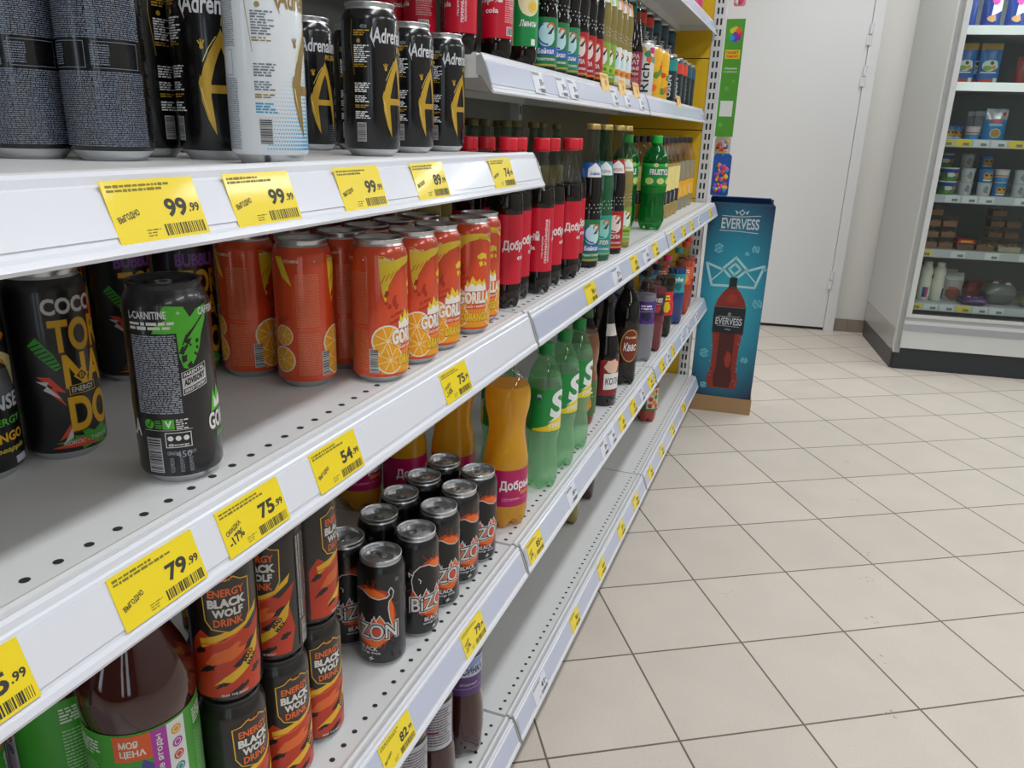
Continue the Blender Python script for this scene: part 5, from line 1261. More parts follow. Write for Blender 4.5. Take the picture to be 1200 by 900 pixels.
place('rback', mk_back, -0.560, 2.195, UE, R0(-60), 'dark drink bottle whose foot shows under the white rail tag', 'drink bottles on the bottom shelf')
def art_juice(s, z):
    for rep in (0.0, 0.115):
        s.rect(rep - 0.01, z[0] + 0.01, rep + 0.05, z[1] - 0.006, P('#d8d4c0', 0.4), 2)
        for k, (u, v, c) in enumerate(((0.006, 0.10, '#d8402a'), (0.022, 0.085, '#e08a2a'), (0.004, 0.072, '#c8302a'), (0.030, 0.108, '#3a8a3a'), (0.018, 0.125, '#e0b03a'), (0.034, 0.070, '#d8402a'), (0.028, 0.130, '#c8302a'))): s.disc(rep + u, v, 0.010, P(c, 0.4), 3 + k % 3)
mk_juice = bottle_thing('juice_bottle', 'bottle', PV, PETCLEAR, REDD, 0.25, (0.050, 0.150), '#3f7a34', art_juice, (0.297, 0.3145, 0.0155, P('#3f7a34', 0.4)), 0.040, mod=petal(0.028, 0.013))
place('juice', mk_juice, -0.512, 2.985, UE, R0(-70), 'red juice bottle with green fruit label, alone on the far bottom shelf', 'drink bottles on the bottom shelf')

# ---- juice and energy cans at the far end of the short upper shelf
def art_rich(s):
    for rep in (-0.0518, 0.0518):
        for k, (u, v, c) in enumerate(((-0.03, 0.135, '#d8402a'), (-0.012, 0.142, '#e0a02a'), (0.006, 0.130, '#3a8a5a'), (0.024, 0.140, '#c8306a'), (0.040, 0.128, '#e08a2a'), (-0.040, 0.120, '#2a7ac0'), (-0.020, 0.118, '#d8c82a'), (0.014, 0.115, '#e05a2a'), (0.034, 0.113, '#2a9a9a'))):
            s.blob(rep + u, v, 0.014, 0.012, P(c, 0.4), 1 + k % 3, 14, 0.3, seed=k)
        s.text('Rich', rep, 0.060, 0.030, BLACKINK, 3, bold=0.01, rot=math.pi / 2, w=0.085)
mk_rich = can_thing('juice_can', 'can', '#d6d8d6', art_rich, tab=False, seg=28)
def art_mango(s):
    for k in range(18):
        g = random.Random(k); s.blob(g.uniform(-.1, .1), g.uniform(.02, .14), 0.014, 0.012, P(g.choice(['#e8641e', '#f0b41e', '#d83a1e', '#5a8a2a', '#f2d23a']), 0.4), 1 + k % 3, 14, 0.35, seed=k)
mk_mango = can_thing('juice_can', 'can', '#eab21c', art_mango, tab=False, seg=28)
def art_dark(top, word):
    def art(s):
        for u0 in (-0.1036,): s.rect(u0, 0.112, -u0, 0.150, P(top, 0.35), 1)
        for rep in (-0.0518, 0.0518): s.text(word, rep, 0.060, 0.020, P('#c6ccd0', 0.4), 2, bold=0.03, rot=math.pi / 2, w=0.075); s.print_lines(rep + 0.025, 0.02, rep + 0.04, 0.10, 22, P('#5a6a74', 0.4), 2, 0.5, seed=4)
    return art
mk_teal = can_thing('energy_can', 'can', '#1c2c34', art_dark('#1f8f8c', 'USUN'), tab=False, seg=28)
mk_redtop = can_thing('energy_can', 'can', '#1c2428', art_dark('#d8422e', 'USUN'), tab=False, seg=28)
mk_slate = can_thing('energy_can', 'can', '#1a2227', art_dark('#2e5566', 'USUN'), tab=False, seg=28)
GB = 'cans at the far end of the short upper shelf'
XB = -0.562
place('rich', mk_rich, XB, 2.640, UB, R0(22), 'white juice can with fruit band and upright black lettering', GB)
for i, y in enumerate((2.775, 2.905)): place('mango', mk_mango, XB, y, UB, R0(40 * i), 'yellow and orange juice can, %s beside the white juice can' % ['first', 'second'][i], GB)
for i, (kd, mk, y) in enumerate((('teal', mk_teal, 3.075), ('redtop', mk_redtop, 3.215), ('redtop', mk_redtop, 3.315), ('slate', mk_slate, 3.43), ('slate', mk_slate, 3.53))):
    place('v' + kd, mk, XB, y, UB, R0(20), ['teal-topped dark can in the front row past the yellow juice cans', 'red-topped dark can, first of two in the front row', 'red-topped dark can, second of two in the front row', 'slate-topped dark can, first of two in the front row', 'slate-topped dark can by the yellow panel'][i], GB)
for i, (kd, mk, y) in enumerate((('teal', mk_teal, 2.50), ('teal', mk_teal, 2.625), ('teal', mk_teal, 2.745), ('redtop', mk_redtop, 2.90), ('redtop', mk_redtop, 3.03), ('slate', mk_slate, 3.18), ('slate', mk_slate, 3.33), ('slate', mk_slate, 3.50))):
    w = ['first', 'second', 'third', 'fourth', 'fifth', 'sixth', 'seventh', 'last'][i]
    place('vslate', mk_slate, -0.650, y, UB, R0(25), 'lower dark can of the %s stack in the second row' % w, GB).scale = (0.92, 0.92, 0.90)
    place('v' + kd, mk, -0.650, y, UB + CH * 0.9 + 0.0003, R0(25), '%s-topped dark can on the %s stack in the second row' % ({'teal': 'teal', 'redtop': 'red', 'slate': 'slate'}[kd], w), GB).scale = (0.92, 0.92, 0.90)
# ---- pink packets on the topmost shelf
for i, (y, c) in enumerate(((3.24, '#c8c8cc'), (3.36, '#d8286a'), (3.48, '#d8286a'))):
    m = MB(); n = 10; vs = []; fs = []
    for a in range(n + 1):
        for b in range(7):
            u, v = a / n - 0.5, b / 6
            th = 0.022 * (1 - (2 * u) ** 4) * math.sin(math.pi * min(max(v, 0.02), 0.98)) ** 0.5
            vs += [(th, u * 0.105, v * 0.17), (-th, u * 0.105, v * 0.17)]
    for a in range(n):
        for b in range(6):
            i0 = (a * 7 + b) * 2; i1 = ((a + 1) * 7 + b) * 2
            fs += [(i0, i1, i1 + 2, i0 + 2), (i0 + 1, i0 + 3, i1 + 3, i1 + 1)]
    m.add(vs, fs, P(c, 0.25), True)
    s = flat_skin(m, (0.0225, 0, 0.08), (0, 1, 0), (0, 0, 1)); s.blob(0, 0, 0.030, 0.030, WHITEINK, 1, 16, 0.3, seed=i)
    o = m.build('snack_packet'); o.location = (-0.545, y, ZT - 0.002); o.rotation_euler = (0, 0, R0(-8))
    tag(o, ['silver packet on the topmost shelf beside a pink one', 'pink packet on the topmost shelf, first of two', 'pink packet on the topmost shelf, next to the slotted upright'][i], 'packet', 'packets on the topmost shelf')
# ================================================================== DISPLAY BOX, SIGN, HANGING PACKS
BA = R0(6.0)
bx = thing('display_box', 'blue cardboard display box with a cola bottle picture, beside the shelf end and white door', 'display box', (-0.433, 3.697, 0), BA)
BW, BD, BH = 0.287, 0.20, 0.992
def grad_blue():
    m = bpy.data.materials.new('printed_blue_card'); m.use_nodes = True
    nt = m.node_tree; b = nt.nodes['Principled BSDF']; b.inputs['Roughness'].default_value = 0.35
    tc = nt.nodes.new('ShaderNodeTexCoord'); mp = nt.nodes.new('ShaderNodeMapping')
    mp.inputs['Location'].default_value = (-0.5, 0, -0.86); mp.inputs['Scale'].default_value = (1 / 0.287, 0.0, 1 / 0.62)
    nt.links.new(tc.outputs['Object'], mp.inputs['Vector'])
    g = nt.nodes.new('ShaderNodeVectorMath'); g.operation = 'LENGTH'; nt.links.new(mp.outputs[0], g.inputs[0])
    r = nt.nodes.new('ShaderNodeValToRGB')
    r.color_ramp.elements[0].position = 0.0; r.color_ramp.elements[0].color = rgb('#38b2bf')
    r.color_ramp.elements[1].position = 0.85; r.color_ramp.elements[1].color = rgb('#0b2a4c')
    e = r.color_ramp.elements.new(0.45); e.color = rgb('#1c87a0')
    nt.links.new(g.outputs['Value'], r.inputs[0]); nt.links.new(r.outputs[0], b.inputs['Base Color'])
    return m
CARD = grad_blue(); NAVY = P('#123a66', 0.4, name='blue_card_edge'); KRAFT = P('#a5835c', 0.75, vary=0.04, name='kraft_card')
m = MB()
pr = [(0, 0.075), (BW, 0.075), (BW, BH), (0, BH)]
m.add([(0, 0, 0.02), (BW, 0, 0.02), (BW, 0, BH - 0.004), (BW - 0.004, 0, BH), (0.004, 0, BH), (0, 0, BH - 0.004)], [(0, 1, 2, 3, 4, 5)], CARD)
m.box(0, 0.0005, 0.02, 0.004, BD, BH - 0.004, NAVY); m.box(BW - 0.004, 0.0005, 0.02, BW, BD, BH - 0.004, NAVY); m.box(0, BD - 0.004, 0.02, BW, BD, BH + 0.012, NAVY); m.box(0.004, 0.0005, 0.02, BW - 0.004, 0.003, BH - 0.004, NAVY)
m.box(0.002, 0.02, BH - 0.012, BW - 0.002, BD, BH - 0.009, P('#0e2440', 0.5, name='box_inside'))
s = flat_skin(m, (0, 0, 0), (1, 0, 0), (0, 0, 1), 0.0004)
SILV = P('#c5ccd2', 0.35, 0.1); ICE = P('#9fd0dc', 0.3); CRN = P('#a6d6da', 0.35)
cx = BW / 2
s.text('EVERVESS', cx, 0.905, 0.048, SILV, 2, bold=0.02, w=0.165)
s.line([(cx - 0.082, 0.938), (cx, 0.936), (cx + 0.085, 0.944)], 0.003, SILV, 2); s.line([(cx - 0.088, 0.872), (cx, 0.871), (cx + 0.082, 0.866)], 0.003, SILV, 2)
def diamond(u, v, r, w, mat, L): s.line([(u, v + r), (u + r, v), (u, v - r), (u - r, v), (u, v + r)], w, mat, L)
diamond(cx + 0.002, 0.955, 0.012, 0.004, SILV, 2)
s.poly([(cx - 0.029, 0.965), (cx - 0.014, 0.957), (cx - 0.020, 0.945)], SILV, 2); s.poly([(cx + 0.033, 0.965), (cx + 0.018, 0.957), (cx + 0.024, 0.945)], SILV, 2)
cv = 0.690                                             # the crown
diamond(cx, cv + 0.008, 0.054, 0.011, CRN, 2); diamond(cx, cv + 0.008, 0.026, 0.010, CRN, 2)
for q in (-1, 1):
    s.line([(cx + q * 0.050, cv + 0.002), (cx + q * 0.128, cv + 0.030), (cx + q * 0.096, cv - 0.072), (cx + q * 0.018, cv - 0.070)], 0.011, CRN, 2)
    s.line([(cx + q * 0.050, cv + 0.002), (cx + q * 0.100, cv - 0.050)], 0.006, CRN, 2)
for (u, v, r) in ((0.062, 0.790, 0.026), (0.225, 0.795, 0.022), (0.190, 0.772, 0.010), (0.262, 0.545, 0.026), (0.045, 0.290, 0.026), (0.235, 0.270, 0.016), (0.060, 0.130, 0.018), (0.272, 0.705, 0.012)):
    g = random.Random(int(u * 999)); pts = [(u + r * (0.7 + 0.3 * g.random()) * math.cos(k * 1.05 + u * 9), v + r * (0.7 + 0.3 * g.random()) * math.sin(k * 1.05 + u * 9)) for k in range(6)]
    s.poly(pts, P('#3fa0b4', 0.3), 2); s.line(pts[:3], 0.0025, ICE, 3); s.line(pts[3:6], 0.002, ICE, 3); s.line([pts[0], (u, v), pts[3]], 0.0016, ICE, 3)
# the pictured bottle
def rev(pts): return [(cx + x * 1.16, v) for (x, v) in pts] + [(cx - x * 1.16, v) for (x, v) in pts[::-1]]
s.poly(rev([(0.048, 0.120), (0.060, 0.135), (0.062, 0.170), (0.052, 0.215), (0.051, 0.300), (0.057, 0.375), (0.061, 0.400), (0.061, 0.520), (0.052, 0.555), (0.034, 0.590), (0.018, 0.610), (0.015, 0.625)]), P('#8a2418', 0.3), 3)
s.poly(rev([(0.030, 0.125), (0.038, 0.170), (0.030, 0.230), (0.030, 0.395)]), P('#4a0f0c', 0.3), 4)
s.blob(cx + 0.016, 0.265, 0.018, 0.045, P('#9a2c1c', 0.3), 5, 18, 0.25, seed=3)
s.blob(cx + 0.002, 0.560, 0.026, 0.024, P('#9c3422', 0.3), 4, 18, 0.2, seed=8)
s.poly(rev([(0.0615, 0.395), (0.0615, 0.520)]), P('#14181d', 0.35), 6)
s.line([(cx - 0.071, 0.519), (cx + 0.071, 0.519)], 0.004, P('#59616b', 0.4), 7)
s.text('EVERVESS', cx, 0.452, 0.034, SILV, 8, bold=0.02, w=0.120); s.line([(cx - 0.05, 0.474), (cx + 0.05, 0.476)], 0.002, SILV, 8); s.line([(cx - 0.05, 0.430), (cx + 0.05, 0.428)], 0.002, SILV, 8)
diamond(cx, 0.487, 0.007, 0.0022, SILV, 8); s.text('COLA', cx, 0.413, 0.007, SILV, 8, bold=0.01)
s.rect(cx - 0.017, 0.618, cx + 0.017, 0.660, P('#14211f', 0.35), 7); s.rect(cx - 0.019, 0.609, cx + 0.019, 0.618, P('#2b4a46', 0.35), 6)
g = random.Random(5)
for k in range(46):
    q = g.choice((-1, 1)); v = g.uniform(0.13, 0.39); s.disc(cx + q * g.uniform(0.052, 0.066), v, g.uniform(0.001, 0.0026), P('#c98a80', 0.3), 5, 8)
m.build('printed_carton', bx)
m = MB()
m.prism([(-0.006, 0), (BW + 0.006, 0), (BW + 0.006, 0.076), (-0.006, 0.080)], -0.008, -0.003, KRAFT)
m.box(-0.006, -0.003, 0, -0.002, BD + 0.004, 0.078, KRAFT); m.box(BW + 0.002, -0.003, 0, BW + 0.006, BD + 0.004, 0.076, KRAFT); m.box(-0.006, BD + 0.004, 0, BW + 0.006, BD + 0.008, 0.078, KRAFT); m.box(-0.002, -0.003, 0.004, BW + 0.002, BD + 0.004, 0.008, KRAFT)
m.build('kraft_tray', bx)
m = MB(); m.prism([(BD - 0.002, BH - 0.01), (BD - 0.018, BH + 0.016), (BD - 0.012, BH + 0.019), (BD + 0.003, BH + 0.010)], 0.004, BW - 0.012, NAVY, 'x'); m.build('folded_flap', bx)

# green flower sign on the upright
sg = thing('shelf_sign', 'tall narrow green sign with a rainbow flower, hung on the slotted upright', 'sign', (-0.448, 3.722, ZE + 1.105))
SW, SH2 = 0.078, 0.478
m = MB(); m.box(0, 0, 0, SW, 0.003, SH2, P('#4f9a2c', 0.4, vary=0.06, vscale=12, name='green_sign_print'))
s = flat_skin(m, (0, 0, 0), (1, 0, 0), (0, 0, 1))
# +y is away from the viewer here, so art goes on the -y face
for k, c in enumerate(('#e8b02a', '#e8622a', '#d82a5a', '#8a2a9c', '#2a5ac0', '#2a9ad0', '#3ab04a', '#c8c82a')):
    a = math.pi / 2 - k * math.pi / 4; s.disc(0.042 + 0.018 * math.cos(a), 0.418 + 0.020 * math.sin(a), 0.0115, P(c, 0.4), 1 + k % 2, 14)
s.disc(0.042, 0.418, 0.010, P('#7a3a9c', 0.4), 4)
s.rect(0.008, 0.320, 0.070, 0.356, P('#e8c22a', 0.4), 1); s.text('ПАКЕТ', 0.039, 0.345, 0.011, P('#c8281e', 0.4), 2, bold=0.04, w=0.052); s.text('ПОМОЖЕТ', 0.039, 0.330, 0.010, P('#c8281e', 0.4), 2, bold=0.04, w=0.052)
s.text('Обнимаем', 0.038, 0.282, 0.008, WHITEINK, 1, bold=0.02, w=0.052); s.text('и пробуем!', 0.038, 0.268, 0.008, WHITEINK, 1, bold=0.02, w=0.054)
s.rect(0.010, 0.085, 0.064, 0.150, P('#dfe2dc', 0.5), 1)
for (u, v, r) in ((0.030, 0.20, 0.010), (0.055, 0.23, 0.007), (0.020, 0.050, 0.009)): s.disc(u, v, r, P('#66ad44', 0.4), 1)
m.build('sign_board', sg)
m = MB(); m.tube([(0.004, 0.004, SH2 - 0.01), (0.0, 0.008, SH2 + 0.004), (-0.0025, 0.004, SH2 + 0.012)], 0.0014, SILVER); m.tube([(0.004, 0.004, 0.15), (-0.0025, 0.006, 0.16)], 0.0014, SILVER); m.build('hanging_wire', sg)
# packs of balloons and candles on pegs below the sign
def pack(w, h, body, seed, palette):
    t = thing('balloon_pack', '', 'hanging pack')
    c = MB(); c.prism([(0.006, 0), (w - 0.006, 0), (w, 0.006), (w, h - 0.010), (w - 0.010, h), (0.010, h), (0, h - 0.010), (0, 0.006)], -0.001, 0.001, P(body, 0.35), 'y')
    c.build('backing_card', t)
    b = MB(); g = random.Random(seed)
    for k in range(34):
        u, v = g.uniform(0.014, w - 0.014), g.uniform(0.014, h * 0.74); r = g.uniform(0.007, 0.013)
        b.lathe([(-0.9 * r, 0.0005), (-0.6 * r, 0.6 * r), (0, r), (0.6 * r, 0.6 * r), (0.95 * r, 0.0005)], 8, P(palette[k % len(palette)], 0.35), False, False, cx=u, cy=0.0)
        nv = 40
        for q in range(len(b.v) - nv, len(b.v)):
            x, y, z = b.v[q]; b.v[q] = (x, -0.004 + y * 0.35, z * 1.2 + v)
    b.build('balloons_in_pouch', t)['kind'] = 'stuff'
    h_ = MB(); h_.tube([(w / 2, 0.10, h - 0.008), (w / 2, -0.006, h - 0.008), (w / 2, -0.010, h - 0.004)], 0.0016, SILVER, 6); h_.build('peg', t)
    s = None
    return t
o = pack(0.080, 0.185, '#1f56a8', 4, ('#e8c22a', '#d8405a', '#2a9ad0', '#e8822a', '#8a3ac0', '#e05a9a')); o.location = (-0.446, 3.765, 1.020)
o['label'] = 'blue hanging pack of coloured balloons below the green sign'
o = pack(0.070, 0.085, '#c8b8b4', 9, ('#d8402a', '#e8b0b0', '#2a2a2a', '#e8c23a', '#5a8ac0')); o.location = (-0.452, 3.80, 1.195)
o['label'] = 'small pale hanging pack between the green sign and the blue pack'
o = pack(0.05, 0.10, '#e08a9a', 11, ('#d8402a', '#e8e0e0', '#c83a6a')); o.location = (-0.436, 3.80, 1.815)
o['label'] = 'pink hanging pack above the green sign, cut by the picture edge'
m = MB(); m.box(-0.5, 3.805, 1.0, -0.36, 3.83, 2.15, P('#c9c9c7', 0.5)) if False else None

# ================================================================== REFRIGERATED CABINET
FP = Vector((0.568, 4.927, 0)); FW, FD, FH = 1.9, 0.86, 2.45
fz = thing('refrigerated_cabinet', 'white glass-fronted refrigerated cabinet with lit shelves against the far wall', 'refrigerator', FP, A8)
FG = P('#c3c4c1', 0.35, vary=0.012, name='grey_white_enamel'); FGL = P('#d3d5d3', 0.35, name='light_enamel'); FDK = P('#2a2e33', 0.5, name='dark_plinth'); FIN = P('#868c8e', 0.45, name='grey_cabinet_lining'); BLK = P('#1c1d1f', 0.6, name='black_seal')
m = MB(); m.box(0.012, 0.03, 0.0, FW, FD - 0.02, 0.132, FDK); m.box(0.0, 0.045, 0.0, 0.014, FD - 0.02, 0.12, P('#4b4a47', 0.5, name='plinth_side')); m.build('plinth', fz)
m = MB(); m.prism([(0.0, 0.105), (FD * 0.22, 0.165), (FD, 0.105), (FD, FH), (0.0, FH)], 0.0, 0.03, FG, 'x'); m.box(-0.0015, 0.06, 0.11, 0.001, FD - 0.002, 0.24, P('#a9a9a4', 0.2, name='lower_side_strip')); m.box(-0.001, 0.0, 0.105, 0.031, 0.032, FH, FGL); m.build('side_panel', fz)
m = MB(); m.box(0.03, 0.012, 0.132, FW, 0.05, 0.242, FGL); m.box(0.03, 0.002, 0.242, FW, 0.05, 0.276, P('#a3a5ab', 0.35, name='grey_bumper')); m.box(0.03, 0.006, 0.276, FW, 0.05, 0.296, FGL); m.box(0.03, 0.012, 0.296, FW, 0.05, 0.318, P('#b9bbbd', 0.3)); m.build('front_apron', fz)
m = MB(); m.box(0.03, FD - 0.04, 0.2, FW, FD - 0.01, FH, FIN); m.box(0.03, 0.05, 0.28, FW, FD - 0.04, 0.318, FIN); m.box(0.03, 0.02, FH - 0.03, FW, FD, FH, FGL); m.box(FW - 0.03, 0.02, 0.2, FW, FD, FH, FG); m.box(0.03, 0.05, 0.318, 0.034, FD - 0.04, FH - 0.03, FIN); m.build('inner_lining', fz)
m = MB()
for (a, b) in ((0.032, 0.060), (0.93, 0.955)):
    m.box(a, 0.0, 0.318, b, 0.028, FH - 0.06, P('#c9cbca', 0.3))
m.box(0.026, 0.003, 0.318, 0.033, 0.024, FH - 0.06, BLK); m.box(0.060, 0.0, 0.318, 0.93, 0.028, 0.334, P('#c9cbca', 0.3)); m.box(0.060, 0.0, FH - 0.085, 0.93, 0.028, FH - 0.06, P('#c9cbca', 0.3))
m.build('door_frame', fz)
m = MB(); m.box(0.060, 0.012, 0.334, 0.93, 0.016, FH - 0.085, CLEAR('#f2f6f4', 0.10, 'cabinet_glass')); m.build('glass_pane', fz)
m = MB(); m.box(0.955, 0.012, 0.334, FW - 0.05, 0.016, FH - 0.085, CLEAR('#f2f6f4', 0.10, 'cabinet_glass')); m.build('glass_pane', fz)
FS = [0.386, 0.697, 1.004, 1.303, 1.594, 1.873]        # heights of the shelf tops
for i, z in enumerate(FS):
    m = MB(); m.box(0.045, 0.115, z - 0.022, FW - 0.04, FD - 0.05, z - 0.002, P('#c8cacb', 0.35, name='cabinet_shelf'))
    lit = i in (4, 5)
    m.box(0.045, 0.105, z - 0.040, FW - 0.04, 0.116, z + 0.004, P('#eef0f0', 0.35, emit=0.35, name='lit_shelf_strip') if lit else P('#b9bcc0', 0.35, name='tag_strip'))
    sh = m.build('shelf', fz)
    if not lit:
        g = random.Random(i); s = MB(); u = 0.055
        cols = {0: 'ywwyww', 1: 'y.w.w.w', 2: '.www.www', 3: 'yywwyw'}[i]
        for c in cols:
            if c != '.': s.box(u, 0.1035, z - 0.036, u + 0.075, 0.1052, z + 0.000, P('#e2c93a', 0.4) if c == 'y' else P('#d5d8dc', 0.4)); s.box(u + 0.035, 0.1028, z - 0.030, u + 0.065, 0.1036, z - 0.016, P('#77797c', 0.5))
            u += 0.088
        s.build('price_slips', sh)['kind'] = 'stuff'
L = bpy.data.lights.new('cabinet_light', 'AREA'); L.shape = 'RECTANGLE'; L.size = 1.6; L.size_y = 0.05; L.energy = 16.0; L.color = (0.95, 0.98, 1.0)
lo = bpy.data.objects.new('cabinet_light', L); COL.objects.link(lo); q = FP + WU * 0.95 + WV * 0.09; lo.location = (q.x, q.y, FH - 0.1); lo.rotation_euler = (R0(-12), 0, A8)
m = MB(); m.box(0.10, 0.07, FH - 0.09, 1.8, 0.11, FH - 0.07, P('#f4f8ff', 0.5, emit=2.0, name='cabinet_tube')); m.build('light_tube', fz)

def in_cab(o, u, d, z):
    p = FP + WU * (u + 0.000) + WV * d; o.location = (p.x, p.y, z - 0.0014); o.rotation_euler = (0, 0, A8); return o
def pouch(w, h, th, base, band, top, art=None, name='food_pouch'):
    t = MB(); n, k = 10, 10; vs = []; fs = []
    for a in range(n + 1):
        for b in range(k + 1):
            u, v = a / n - 0.5, b / k
            d = th / 2 * (1 - (2 * abs(u)) ** 3) * (1 - v ** 2.2) + 0.0012
            vs += [(u * w * (1 - 0.04 * math.sin(v * 3)), -d, v * h), (u * w * (1 - 0.04 * math.sin(v * 3)), d, v * h)]
    K = k + 1
    for a in range(n):
        for b in range(k):
            i0 = (a * K + b) * 2; i1 = ((a + 1) * K + b) * 2
            fs += [(i0, i1, i1 + 2, i0 + 2), (i0 + 1, i0 + 3, i1 + 3, i1 + 1)]
    t.add(vs, fs, P(base, 0.25), True)
    t.add([(u * w, s_ * 0.0012, h) for u in (-0.5, 0.5) for s_ in (-1, 1)], [(0, 2, 3, 1)], P(base, 0.25))
    def fm(u, v, l):
        uu = max(-0.5, min(0.5, u / w)); vv = v / h
        return (u, -(th / 2 * (1 - (2 * abs(uu)) ** 3) * (1 - vv ** 2.2) + 0.0012) - l * 3, v)
    s = Skin(t, fm, w / 10, h / 10, 0.0004)
    if band: s.rect(-w * 0.48, h * 0.02, w * 0.48, h * 0.16, P(band, 0.3), 1)
    if top: s.rect(-w * 0.48, h * 0.84, w * 0.48, h * 0.99, P(top, 0.3), 1)
    if art: art(s, w, h)
    return t.build(name)
def cow_art(s, w, h):
    s.blob(0, h * 0.46, w * 0.40, h * 0.15, P('#e6ece6', 0.3), 2, 18, 0.15, seed=2); s.blob(-w * 0.12, h * 0.40, w * 0.22, h * 0.07, P('#8ab04a', 0.3), 3, 14, 0.2, seed=3); s.blob(w * 0.16, h * 0.42, w * 0.12, h * 0.06, P('#e0a83a', 0.3), 4, 14, 0.2, seed=5); s.blob(w * 0.05, h * 0.52, w * 0.10, h * 0.05, P('#22262a', 0.3), 4, 12, 0.3, seed=4)
    s.rect(-w * 0.4, h * 0.28, w * 0.3, h * 0.31, WHITEINK, 3); s.rect(-w * 0.42, h * 0.07, w * 0.2, h * 0.14, P('#d84a32', 0.3), 2); s.rect(w * 0.22, h * 0.05, w * 0.42, h * 0.17, WHITEINK, 2)
def bowl_art(s, w, h):
    s.rect(-w * 0.46, h * 0.66, w * 0.46, h * 0.99, P('#b9bcc0', 0.25, 0.5), 1); s.blob(0, h * 0.62, w * 0.36, h * 0.08, P('#d84a52', 0.3), 2, 18, 0.4, seed=1); s.rect(-w * 0.3, h * 0.46, w * 0.25, h * 0.54, P('#8ac8e8', 0.3), 2)
    s.disc(0.0, h * 0.24, w * 0.24, P('#d8c8a8', 0.3), 2, 18, ry=h * 0.15); s.disc(0.0, h * 0.24, w * 0.20, P('#b88a4a', 0.3), 3, 18, ry=h * 0.12); s.disc(w * 0.3, h * 0.84, w * 0.08, P('#b83a4a', 0.3), 3)
def snack_art(s, w, h):
    s.poly([(-w * 0.05, h * 0.35), (w * 0.46, h * 0.5), (w * 0.46, h * 0.98), (w * 0.05, h * 0.98)], WHITEINK, 1); s.blob(w * 0.1, h * 0.75, w * 0.22, h * 0.16, P('#c84a9c', 0.3), 2, 16, 0.4, seed=3); s.blob(0, h * 0.30, w * 0.28, h * 0.10, P('#c89a6a', 0.3), 2, 14, 0.3, seed=2); s.rect(-w * 0.46, 0.003, w * 0.46, h * 0.14, P('#4a8ac8', 0.3), 1)
FC = 'packets in the refrigerated cabinet'
for i, (u, w, rot, lb) in enumerate(((0.075, 0.10, 0, 'navy snack pouch on the top cabinet shelf, beside the cabinet side'), (0.195, 0.10, 6, 'blue and white snack pouch on the top cabinet shelf, second from the cabinet side'), (0.315, 0.10, 10, 'blue and pink snack pouch on the top cabinet shelf, third from the cabinet side'))):
    o = pouch(w, 0.20, 0.05, '#2b3f86', None, None, snack_art if i else None); in_cab(o, u + 0.05, 0.30, FS[5]); tag(o, lb, 'packet', FC)
o = pouch(0.16, 0.17, 0.07, '#8a7470', None, None); in_cab(o, 0.47, 0.36, FS[5]); tag(o, 'greyish pink packet on the top cabinet shelf', 'packet', FC)
for i, (u, d, lb) in enumerate(((0.150, 0.26, 'blue cheese pouch with cow picture, first on the second cabinet shelf'), (0.215, 0.31, 'blue cheese pouch tucked between two others on the second cabinet shelf'), (0.275, 0.26, 'blue cheese pouch with cow picture, last in the cabinet row of three'))):
    o = pouch(0.110, 0.215, 0.045, '#2f6fb8', '#2a5aa8', '#b89248', cow_art); in_cab(o, u, d, FS[4]); tag(o, lb, 'packet', FC)
o = pouch(0.09, 0.16, 0.03, '#a8322e', None, None); in_cab(o, 0.50, 0.40, FS[4] + 0.02); o.location.z -= 0.02; tag(o, 'dark red packet at the rear of the second cabinet shelf', 'packet', FC)
o = pouch(0.118, 0.172, 0.06, '#2a86c8', None, None, bowl_art); in_cab(o, 0.372, 0.28, FS[3]); tag(o, 'bright blue pouch with a bowl picture and silver top on the third cabinet shelf', 'packet', FC)
for i, d in enumerate((0.36, 0.43)):
    o = pouch(0.118, 0.160, 0.05, '#9aa0a8', '#2a6aa8', '#c8ccd0'); in_cab(o, 0.345 - 0.02 * i, d, FS[3]); tag(o, 'silver-topped pouch %s behind the blue bowl pouch' % ['directly', 'second'][i], 'packet', FC)
def tub(r, h, body, lid, art=None, seg=20, name='dairy_tub'):
    t = thing(name, '', 'tub')
    m = MB(); m.lathe([(0, r * 0.86), (h * 0.06, r * 0.9), (h * 0.9, r)], seg, P(body, 0.35), True, False)
    if art: art(round_skin(m, [(0, r * 0.86), (h * 0.06, r * 0.9), (h * 0.9, r)], r, du=0.008, dv=0.03, lift=0.0004), r, h)
    m.build('tub_body', t)
    m = MB(); m.lathe([(h * 0.9, r * 1.04), (h * 0.985, r * 1.04), (h, r * 0.98), (h, 0.0005)], seg, P(lid, 0.35), True, False); m.build('tub_lid', t)
    return t
def a_green(s, r, h):
    a = math.pi * r
    s.rect(-a, h * 0.62, a * 0.999, h * 0.88, P('#2a4a9c', 0.35), 1); s.rect(-a, h * 0.06, a * 0.999, h * 0.24, P('#5a9a3a', 0.35), 1)
    for c in (-a * 0.5, -a * 0.1, a * 0.6): s.blob(c, h * 0.45, r * 0.6, h * 0.22, P('#e2e4dc', 0.35), 2, 14, 0.4, seed=3); s.disc(c + r * 0.7, h * 0.5, r * 0.22, P('#d87a3a', 0.35), 3)
def a_white(s, r, h):
    for c in (-1.57, -0.2, 1.2): s.blob(c * r, h * 0.5, r * 0.5, h * 0.3, P('#8a94a0', 0.35), 1, 16, 0.5, seed=4); s.blob(c * r + r * 0.3, h * 0.3, r * 0.25, h * 0.16, P('#c89a6a', 0.35), 2, 12, 0.4, seed=6)
